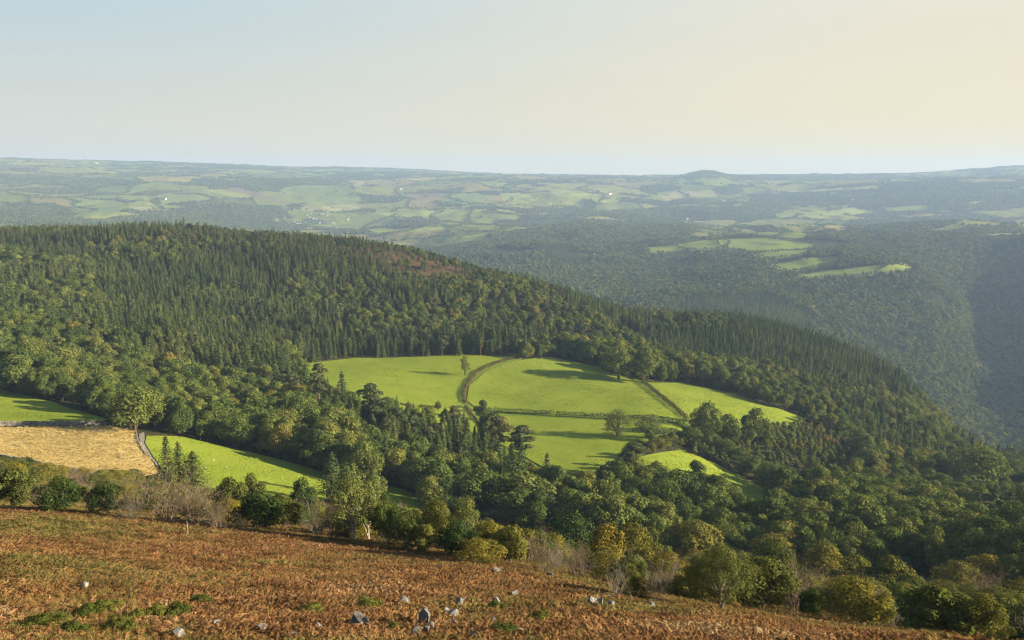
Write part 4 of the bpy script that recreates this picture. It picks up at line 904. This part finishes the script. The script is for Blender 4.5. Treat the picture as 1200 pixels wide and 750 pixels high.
rest = bush[300:]; km = ['olive', 'holly', 'yellow', 'bare', 'palebare']; pl = [(k, q) for k in km for q in PR[k]]
A = np.array([b[1:4] for b in rest]); idx = np.array([random.choice([i for i, (k, q) in enumerate(pl) if k == b[0]]) for b in rest])
scatter('scrub', A, rng.uniform(0, 6.28, len(rest)), np.array([(b[8] / pl[i][1]['w'], b[8] / pl[i][1]['w'], b[7] / pl[i][1]['h']) for b, i in zip(rest, idx)]), idx, [q['joined'] for _, q in pl], 'mixed low bushes filling the slope behind the bracken', 'scrub')
# ------------------------------------------------------------------ bracken and rough grass
def frond_clump(seed, fronds=6, L=.5, m=M['bracken']):
    r = np.random.default_rng(seed); V, Tt = [], []
    for f in range(fronds):
        a = 2 * math.pi * (f + r.random()) / fronds; l = L * r.uniform(.6, 1.2); lift = r.uniform(.35, 1.1); dr = np.array([math.cos(a), math.sin(a), 0]); sd = np.array([-math.sin(a), math.cos(a), 0]); nn = 9
        def pos(t): return dr * l * t * (.45 + .55 * t) * .8 + np.array([0, 0, l * (lift * t - .75 * lift * t * t) + .02])
        for i in range(1, nn):
            t = i / nn; p = pos(t); p2 = pos(min(1, t + 1.15 / nn)); wd = l * .36 * (1 - t) ** .7 * min(1, t * 3.2)
            for s in (-1, 1):
                tipp = p + sd * s * wd * r.uniform(.7, 1.15) + dr * wd * .35 + np.array([0, 0, -.35 * wd + r.normal() * .03])
                n0 = len(V); V += [p, p2, tipp]; Tt.append([n0, n0 + 1, n0 + 2])
        n0 = len(V); p0, p1 = pos(0), pos(.5); V += [p0 - sd * .008, p0 + sd * .008, p1]; Tt.append([n0, n0 + 1, n0 + 2])
    return mesh_np('bracken_clump', np.array(V), None, np.array(Tt), [m])
def grass_clump(seed, n=26, L=.5, m=None):
    r = np.random.default_rng(seed); V, Tt = [], []
    for i in range(n):
        a = r.random() * 6.28; p = np.array([r.normal() * .12, r.normal() * .12, 0]); l = L * r.uniform(.5, 1.1); d = np.array([math.cos(a) * .5, math.sin(a) * .5, 1]) * l; sd = np.array([-math.sin(a), math.cos(a), 0]) * .022
        n0 = len(V); V += [p - sd, p + sd, p + d]; Tt.append([n0, n0 + 1, n0 + 2])
    return mesh_np('grass_tuft', np.array(V), None, np.array(Tt), [m])
x, y, d = candidates(.32, 24, 118, .66); z = ground(x, y); px, py, dep = project(x, y, z)
k = (py > edge_y(px) - 9 - 36 * (fbm(x / 3.5, y / 3.5, 99, 2) - .5)) & (px > -60) & (px < 1270) & (rng.random(len(x)) < np.where(d > 60, .8, 1))
green = inpoly(px, py, [(0, 735), (40, 700), (120, 690), (170, 705), (230, 722), (260, 745), (240, 790), (0, 790)])
k &= ~(green & (rng.random(len(x)) < .6))
x, y, z, px, py = (a[k] for a in (x, y, z, px, py)); nb = len(x); s = rng.uniform(.6, 1.25, nb) * (.7 + .6 * fbm(x / 4, y / 4, 101, 3))
scatter('bracken', np.stack([x, y, z - .03], 1), rng.uniform(0, 6.28, nb), np.stack([s, s, s * rng.uniform(.7, 1.2, nb)], 1), rng.integers(0, 5, nb), [frond_clump(800 + i) for i in range(5)], 'rust-brown dead bracken covering the near slope', 'bracken', rng.normal(size=(nb, 2)) * .18)
x, y, d = candidates(.55, 40, 190, .66); z = ground(x, y); px, py, dep = project(x, y, z)
k = (py <= edge_y(px) + 4) & (px > -40) & (px < 1240) & (py > 520)
for poly in ALLF: k &= ~inpoly(px, py, poly)
x, y, z = (a[k] for a in (x, y, z)); nb = len(x); s = rng.uniform(.4, .85, nb)
x2, y2, d2 = candidates(.5, 26, 80, .6); z2 = ground(x2, y2); p2, q2, _ = project(x2, y2, z2); g2 = inpoly(p2, q2, [(0, 735), (40, 700), (120, 690), (170, 705), (230, 722), (260, 745), (240, 790), (0, 790)]) | ((fbm(x2 / 5, y2 / 5, 111, 3) > .62) & (q2 > edge_y(p2)))
x = np.append(x, x2[g2]); y = np.append(y, y2[g2]); z = np.append(z, z2[g2]); s = np.append(s, rng.uniform(.3, .6, g2.sum())); nb = len(x)
scatter('rough_grass', np.stack([x, y, z], 1), rng.uniform(0, 6.28, nb), np.stack([s, s, s], 1), rng.integers(0, 3, nb), [grass_clump(850 + i, m=M['rough']) for i in range(3)], 'rough pale grass between the bushes and bracken', 'grass')
M['tuft'] = foliage('pasture_tufts', [(0, G(.13, .175, .02)), (.5, G(.17, .215, .026)), (1, G(.225, .245, .045))], scale=.05, transl=.35)
x, y, d = candidates(1.25, 240, 720, .66); z = ground(x, y); px, py, dep = project(x, y, z); k = np.zeros(len(x), bool)
for q in FIELDS:
    if q != 'B': k |= inpoly(px, py, FIELDS[q])
k &= rng.random(len(x)) < 1.5 * fbm(x / 25, y / 25, 123, 4) - .25
x, y, z = x[k], y[k], z[k]; nb = len(x); s = rng.uniform(.5, 1.3, nb) * (.6 + .8 * fbm(x / 40, y / 40, 127, 2))
scatter('pasture_grass', np.stack([x, y, z + .36], 1), rng.uniform(0, 6.28, nb), np.stack([s * 1.8, s * 1.8, s * .8], 1), rng.integers(0, 2, nb), [grass_clump(890 + i, 18, .42, M['tuft']) for i in range(2)], 'tufts of bright grass in the pastures', 'grass')
M['tussock'] = foliage('tussock_blades', [(0, G(.32, .24, .09)), (.6, G(.4, .31, .125)), (1, G(.47, .38, .17))], scale=.3)
x, y, d = candidates(1.15, 230, 420, .66); z = ground(x, y); px, py, dep = project(x, y, z); k = inpoly(px, py, FIELDS['B']) & (rng.random(len(x)) < .25 + .9 * fbm(x / 12, y / 12, 119, 3))
x, y, z = x[k], y[k], z[k]; nb = len(x); s = rng.uniform(.6, 1.5, nb)
scatter('dead_grass', np.stack([x, y, z + .35], 1), rng.uniform(0, 6.28, nb), np.stack([s * 1.6, s * 1.6, s], 1), rng.integers(0, 2, nb), [grass_clump(870 + i, 40, .55, M['tussock']) for i in range(2)], 'straw coloured tussocks in the walled field', 'grass')
proto('bilberry', [broad(880 + i, h=.5, w=1.1, nl=14, n=2600, leaf=.06, base=0, trunk_r=.01, lobe=(.22, .36)) for i in range(2)], M['bilberry'], M['bark'])
NAME['bilberry'] = 'bilberry_bush'; CATS['bilberry'] = 'bush'
for px, py, hpx, wpx, lab in [(103, 722, 16, 34, 'dark green mossy cushion in the greenest patch of bracken'), (125, 716, 14, 30, 'yellow-green cushion above the dark mossy cushion'), (208, 722, 17, 28, 'rounded bilberry cushion with a dark side'), (163, 724, 12, 22, 'dark cushion beside the rounded bilberry cushion'), (183, 722, 14, 24, 'yellow-green cushion touching the rounded bilberry cushion'),
                              (432, 712, 10, 32, 'flat green cushion uphill of the pale split rock'), (462, 739, 10, 20, 'very dark cushion below the upright slab'), (590, 746, 10, 40, 'green cushion by the thin pale stone'), (633, 727, 12, 24, 'green cushion below the purple-grey stone'), (50, 735, 16, 44, 'wide yellow-green cushion low in the green patch'),
                              (85, 742, 14, 34, 'pale green cushion at the bottom of the green patch'), (140, 738, 14, 36, 'olive cushion at the bottom of the green patch'), (236, 707, 10, 26, 'olive cushion uphill of the small white stone'), (580, 713, 10, 20, 'dark cushion beside a half buried purple stone'), (365, 718, 12, 22, 'olive cushion above the two white stones')]:
    p = at(px, py, 20); dep = project(*p)[2]; plant('bilberry', p, hpx * dep / F * .75, wpx * dep / F * 1.25, lab, 'green cushions in the bracken')

# ------------------------------------------------------------------ rocks
def rock_mesh(seed, e):
    r = random.Random(seed); bm = bmesh.new()
    for i in range(15):
        v = Vector((r.gauss(0, 1), r.gauss(0, 1), r.gauss(0, 1))).normalized(); k = r.uniform(.82, 1.12)
        v = Vector([math.copysign(abs(c) ** .6, c) for c in v]); bm.verts.new((v.x * e[0] * .5 * k, v.y * e[1] * .5 * k, v.z * e[2] * .5 * k))
    res = bmesh.ops.convex_hull(bm, input=bm.verts); bmesh.ops.delete(bm, geom=[g for g in res['geom_interior'] if isinstance(g, bmesh.types.BMVert)], context='VERTS')
    bmesh.ops.bevel(bm, geom=list(bm.edges), offset=min(e) * .05, segments=2, affect='EDGES', profile=.6)
    me = bpy.data.meshes.new('rock'); bm.to_mesh(me); bm.free(); me.materials.append(M['rock']); return me
for n, (px, py, w, h, dp, tilt, lab) in enumerate([
 (419, 734, 18, 16, .8, .2, 'pale split rock in the bracken with a sunlit end'), (430, 736, 12, 12, .8, -.3, 'sunlit block leaning on the pale split rock'), (497, 732, 19, 24, .35, .28, 'upright grey slab with a bright sunlit edge'), (474, 708, 15, 8, .8, .1, 'flat grey rock uphill of the upright slab'),
 (538, 710, 11, 10, 1, 0, 'round cream boulder in the bracken'), (524, 721, 12, 7, 1, .2, 'small grey rock beside the dark pointed rock'), (533, 725, 13, 11, .9, -.4, 'dark pointed rock near the thin pale stone'), (530, 733, 24, 5, .3, -.45, 'thin pale stone lying aslant in the bracken'),
 (488, 746, 16, 9, 1, .1, 'low purple-grey rock below the upright slab'), (499, 743, 9, 8, 1, .3, 'small cream rock below the upright slab'), (507, 738, 9, 9, 1, -.2, 'small rock at the foot of the upright slab'), (695, 710, 15, 10, .9, 0, 'grey rock beside the pale leaning thorn'), (703, 710, 9, 11, .9, .2, 'white sunlit rock beside the pale leaning thorn'),
 (716, 711, 9, 6, 1, 0, 'small blue-grey stone under the pale leaning thorn'), (764, 712, 8, 6, 1, 0, 'small pale stone under the forked bare thorn'), (581, 672, 11, 6, 1, .2, 'purple-grey stone high on the bracken slope'), (643, 676, 10, 6, 1, 0, 'pale stone high on the bracken slope'), (603, 698, 10, 6, 1, .1, 'dark purple-grey stone half way down the bracken'),
 (609, 744, 13, 5, 1, 0, 'flat white stone low in the bracken'), (555, 748, 10, 6, 1, 0, 'white speckled stone at the bottom of the bracken'), (307, 741, 16, 9, 1, .2, 'pale rock above the two white stones, half hidden'), (374, 738, 12, 7, 1, 0, 'white stone in the open bracken'), (254, 733, 10, 5, 1, 0, 'cream flat stone beside the bilberry cushion'),
 (100, 689, 12, 6, 1, .1, 'small white stone above the greenest patch of bracken'), (578, 731, 9, 6, 1, 0, 'tiny pale stone among rusty fronds'), (582, 708, 10, 9, 1, 0, 'half buried purple stone in the bracken'), (344, 748, 9, 6, 1, 0, 'small white stone at the bottom edge of the bracken'), (207, 746, 22, 7, 1, 0, 'flat stone under the bilberry cushions')]):
    p = at(px, py, 20); dep = project(*p)[2]; W, H = w * dep / F * .82, h * dep / F * .82
    o = link('rock', rock_mesh(70 + n, (W * 1.1, W * dp * 1.1, H * 1.6)), p + np.array([0, 0, H * .28 + .1])); o.rotation_euler = (random.uniform(-.15, .15), tilt, -.85 if dp < .5 else random.uniform(-.4, .4)); tag(o, lab, 'rock', 'rocks in the bracken')
p = at(130, 277, 900, 1400); dep = project(*p)[2]
o = link('rock_outcrop', rock_mesh(7, (9, 7, 17)), p + np.array([0, 0, 6])); tag(o, 'pale rock outcrop poking through the hilltop trees', 'rock')
# bare stake in the bracken
mb = MB(); mb.tube([[0, 0, -.2], [.03, 0, .7], [.0, .02, 1.5]], [.05, .045, .03], 6); mb.tube([[.02, 0, 1.0], [.15, .02, 1.25]], [.02, .012], 5)
tag(link('dead_stem', mb.mesh('dead_stem', [M['paletwig']], True), at(220, 628, 40)), 'pale dead stem standing alone at the bracken edge', 'dead stem')

# ------------------------------------------------------------------ sheep
def sheep_mesh():
    bm = bmesh.new(); sk = bm.verts.layers.skin.verify()
    def v(co, r): q = bm.verts.new(co); q[sk].radius = (r, r); return q
    b0 = v((-.5, 0, .62), .24); b1 = v((-.1, 0, .64), .33); b2 = v((.3, 0, .62), .3); n = v((.55, 0, .6), .15); h = v((.72, 0, .42), .11); m = v((.82, 0, .25), .06)
    b0[sk].use_root = True
    for a, b in ((b0, b1), (b1, b2), (b2, n), (n, h), (h, m)): bm.edges.new((a, b))
    for base, x in ((b0, -.45), (b2, .32)):
        for s in (-1, 1):
            hip = v((x, s * .17, .42), .1); k = v((x + (.05 if x < 0 else -.02), s * .17, .22), .05); f = v((x, s * .17, .02), .04); bm.edges.new((base, hip)); bm.edges.new((hip, k)); bm.edges.new((k, f))
    me = bpy.data.meshes.new('sheep'); bm.to_mesh(me); bm.free(); return me
m, nt, out = mat('wool'); r_ = N(nt, 'ShaderNodeTexNoise'); r_.inputs['Scale'].default_value = 12; rr = ramp(nt, [(.3, (.38, .35, .3)), (.7, (.52, .48, .42))]); nt.links.new(r_.outputs['Fac'], rr.inputs[0]); d_ = N(nt, 'ShaderNodeBsdfDiffuse'); nt.links.new(rr.outputs[0], d_.inputs[0]); nt.links.new(d_.outputs[0], out.inputs[0])
sm = sheep_mesh(); sm.materials.append(m); tmp = link('sheep', sm); tmp.modifiers.new('skin', 'SKIN'); q = tmp.modifiers.new('sub', 'SUBSURF'); q.levels = q.render_levels = 1
dg = bpy.context.evaluated_depsgraph_get(); me = bpy.data.meshes.new_from_object(tmp.evaluated_get(dg)); bpy.data.objects.remove(tmp)
s0 = None
for px, py, lab in [(30, 474, 'white sheep alone in the shaded upper pasture'), (235, 516, 'white sheep lying in shade by the dark wood edge'), (231, 529, 'white sheep in the sheep pasture beside the shadow line'), (250, 541, 'white sheep in the sunlit sheep pasture near the conifers'), (265, 549, 'white sheep in the middle of the sheep pasture'),
                    (288, 551, 'white sheep grazing furthest towards the wood in sunlight'), (330, 562, 'white sheep by the lower corner of the sheep pasture'), (240, 550, 'white sheep close behind the conifers by the track')]:
    o = link('sheep', me, at(px, py, 180) + np.array([0, 0, .12])) if s0 is None else s0.copy()
    if s0 is not None: COL.objects.link(o); o.location = at(px, py, 180) + np.array([0, 0, .12])
    s0 = s0 or o; o.rotation_euler = (0, 0, random.uniform(0, 6.28)); o.scale = (.75,) * 3; tag(o, lab, 'sheep', 'sheep in the pastures')

# ------------------------------------------------------------------ far houses
m, nt, out = mat('house_render'); d_ = N(nt, 'ShaderNodeBsdfDiffuse'); d_.inputs[0].default_value = (.46, .445, .41, 1); nt.links.new(d_.outputs[0], out.inputs[0]); M['render'] = m
M['slate'] = bark('slate_roof', (.12, .12, .13), (.2, .2, .21), .5)
def house_meshes(L, W, H):
    x, y = L / 2, W / 2; e = .3
    wall = mesh_np('house_wall', np.array([(-x, -y, -2), (x, -y, -2), (x, y, -2), (-x, y, -2), (-x, -y, H), (x, -y, H), (x, y, H), (-x, y, H), (-x, 0, H + W * .38), (x, 0, H + W * .38)], float), [[0, 1, 5, 4], [2, 3, 7, 6], [1, 2, 6, 5], [3, 0, 4, 7]], [[4, 7, 8], [5, 9, 6]], [M['render']])
    zt = H + W * .38 + .25; zl = H - .2
    roof = MB()
    for s in (-1, 1):
        a = np.array([(-x - e, s * (y + e), zl), (x + e, s * (y + e), zl), (x + e, 0, zt), (-x - e, 0, zt)]); b = a + np.array([0, 0, .2])
        roof.add(np.vstack([a, b]), [[0, 1, 2, 3], [4, 7, 6, 5], [0, 4, 5, 1], [1, 5, 6, 2], [2, 6, 7, 3], [3, 7, 4, 0]])
    c = np.array([[i, j, k] for i in (x - 1.3, x - .4) for j in (-.4, .4) for k in (H + .5, zt + 1.1)]); roof.add(c, [[0, 1, 3, 2], [4, 6, 7, 5], [0, 4, 5, 1], [2, 3, 7, 6], [1, 5, 7, 3]])
    return wall, roof.mesh('house_roof', [M['slate']])
HM = [house_meshes(13, 8, 5.5), house_meshes(18, 9, 6), house_meshes(26, 9, 6.5)]
HS = {}
def house(px, py, s, lab, grp, dmin=3300, dmax=14000):
    k = random.randrange(3); p = at(px, py, dmin, dmax)
    if k not in HS:
        e = bpy.data.objects.new('house', None); COL.objects.link(e); HS[k] = (e, [link('wall', HM[k][0], parent=e), link('roof', HM[k][1], parent=e)])
    else:
        e0, kk = HS[k]; e = e0.copy(); COL.objects.link(e)
        for c in kk: o = c.copy(); COL.objects.link(o); o.parent = e
    e.location = p; e.rotation_euler = (0, 0, random.choice([.2, 1.3, 1.8, .7, 2.6])); e.scale = (s * .8,) * 3; return tag(e, lab, 'house', grp)
for i in range(46):
    while True:
        px, py = random.uniform(322, 418), random.uniform(248, 263)
        if inpoly(np.array([px]), np.array([py]), [(330, 257), (345, 249), (372, 247), (400, 250), (415, 257), (395, 263), (335, 263)])[0]: break
    house(px, py, random.uniform(.5, .75), 'tiny pale house of the distant town beyond the wooded hill', 'houses of the distant town')
for px, py, s, lab in [(193, 234, 1.6, 'pale farmhouse below the far green fields west of the town'), (470, 222, 1.3, 'white farmhouse beyond the town on a wooded rise'), (453, 232, 1.3, 'white house in the far lane beyond the town'), (715, 228, 1.7, 'bright white house on the far green ridge'), (645, 239, 1.2, 'white cottage under the far dark wood'),
                       (804, 258, 1.9, 'bright white farm alone in the dark far woods'), (113, 192, 1.8, 'pale speck of a farmhouse near the horizon'), (697, 229, 1.3, 'grey-roofed house near the bright white ridge house'), (900, 215, 1.6, 'pale farm on the far moor edge'), (1000, 235, 1.3, 'pale cottage in the hazy eastern fields'), (530, 231, 1.2, 'small cottage by the far brown field')]:
    house(px, py, s, lab, None)
house(811, 298, .9, 'white farmhouse beside the pastures on the second ridge', None, 1800, 3600); house(822, 297, .8, 'small barn next to the white farmhouse on the second ridge', None, 1800, 3600)

# ------------------------------------------------------------------ haze
m = bpy.data.materials.new('valley_haze'); m.use_nodes = True; nt = m.node_tree
for n in list(nt.nodes):
    if n.type != 'OUTPUT_MATERIAL': nt.nodes.remove(n)
v = N(nt, 'ShaderNodeVolumePrincipled'); v.inputs['Color'].default_value = (.39, .55, .83, 1); v.inputs['Density'].default_value = 8.4e-5; v.inputs['Anisotropy'].default_value = .08
nt.links.new(v.outputs[0], nt.nodes['Material Output'].inputs['Volume'])
B = DMAX + 300; zlo, zhi = float(Z.min()) - 1, float(max(Z.max() + 14, CZ + 6))
b = np.array([(x, y, z) for x in (-B, B) for y in (-B, B) for z in (zlo, zhi)])
tag(link('haze', mesh_np('haze', b, [[0, 1, 3, 2], [4, 6, 7, 5], [0, 4, 5, 1], [2, 3, 7, 6], [0, 2, 6, 4], [1, 5, 7, 3]], None, [m])), 'thin blue evening haze filling the valleys', 'haze', None, 'stuff')

# ------------------------------------------------------------------ light, sky, camera
SUN_AZ, SUN_EL = R(95), R(16.5)
w = bpy.data.worlds.new('World'); SC.world = w; w.use_nodes = True; nt = w.node_tree
sky = N(nt, 'ShaderNodeTexSky'); sky.sky_type = 'NISHITA'; sky.sun_disc = False; sky.sun_elevation = SUN_EL; sky.sun_rotation = SUN_AZ; sky.altitude = 300; sky.air_density = 1.0; sky.dust_density = 1.2; sky.ozone_density = 1.0
bg = nt.nodes['Background']; bg.inputs[1].default_value = .06
# a veil of evening haze low in the sky: pale grey-blue away from the sun, straw yellow towards it
L = nt.links.new; tc = N(nt, 'ShaderNodeTexCoord'); sx = N(nt, 'ShaderNodeSeparateXYZ'); L(tc.outputs['Generated'], sx.inputs[0])
def mrange(src, a, b, c, d):
    q = N(nt, 'ShaderNodeMapRange', interpolation_type='SMOOTHSTEP'); q.inputs[1].default_value = a; q.inputs[2].default_value = b; q.inputs[3].default_value = c; q.inputs[4].default_value = d; L(src, q.inputs[0]); return q.outputs[0]
def mixc(f, a, b):
    q = N(nt, 'ShaderNodeMix', data_type='RGBA'); L(f, q.inputs[0])
    for k, v in ((6, a), (7, b)):
        if isinstance(v, tuple): q.inputs[k].default_value = (*[c * VEIL * .95 for c in v], 1)
        else: L(v, q.inputs[k])
    return q.outputs[2]
SKYOUT = N(nt, 'ShaderNodeVectorMath', operation='SCALE')
VEIL = 10 / .6 / 2 ** 1.7
side = mrange(sx.outputs['X'], -.62, .62, 0, 1); up = mrange(sx.outputs['Z'], 0, .21, 0, 1)
nzs = N(nt, 'ShaderNodeTexNoise'); mps = N(nt, 'ShaderNodeMapping'); mps.inputs['Scale'].default_value = (1.2, 1.2, 14); L(tc.outputs['Generated'], mps.inputs[0]); L(mps.outputs[0], nzs.inputs['Vector']); nzs.inputs['Scale'].default_value = 1.6; nzs.inputs['Detail'].default_value = 5
veil = mixc(up, mixc(side, (.72, .70, .6), (.9, .79, .52)), mixc(side, (.49, .64, .71), (.83, .78, .64)))
L(mixc(mrange(sx.outputs['Z'], .16, .5, 1, 0), sky.outputs[0], veil), SKYOUT.inputs[0]); L(mrange(nzs.outputs['Fac'], .3, .7, .99, 1.01), SKYOUT.inputs['Scale']); L(SKYOUT.outputs[0], bg.inputs[0])
sd = Vector((math.sin(SUN_AZ) * math.cos(SUN_EL), math.cos(SUN_AZ) * math.cos(SUN_EL), math.sin(SUN_EL)))
li = bpy.data.lights.new('sun', 'SUN'); li.energy = 5.0; li.angle = R(.6); li.color = (1, .84, .6)
so = bpy.data.objects.new('sun', li); COL.objects.link(so); so.rotation_euler = sd.to_track_quat('Z', 'Y').to_euler(); so.location = (0, 0, 900)
cam = bpy.data.cameras.new('camera'); cam.sensor_width = 36; cam.lens = 30; cam.clip_start = .1; cam.clip_end = 80000
co = bpy.data.objects.new('camera', cam); COL.objects.link(co); co.location = (0, 0, CZ); co.rotation_euler = (math.pi / 2 - PITCH, 0, 0); SC.camera = co
SC.view_settings.view_transform = 'Standard'; SC.view_settings.look = 'None'; SC.view_settings.gamma = 1; SC.view_settings.exposure = 1.8
SC.render.engine = 'CYCLES'; c = SC.cycles
c.max_bounces = 5; c.diffuse_bounces = 2; c.transmission_bounces = 2; c.volume_bounces = 1; c.glossy_bounces = 1; c.use_denoising = True
c.use_adaptive_sampling = True; c.adaptive_threshold = .005; c.volume_step_rate = 4; c.filter_width = 1.1
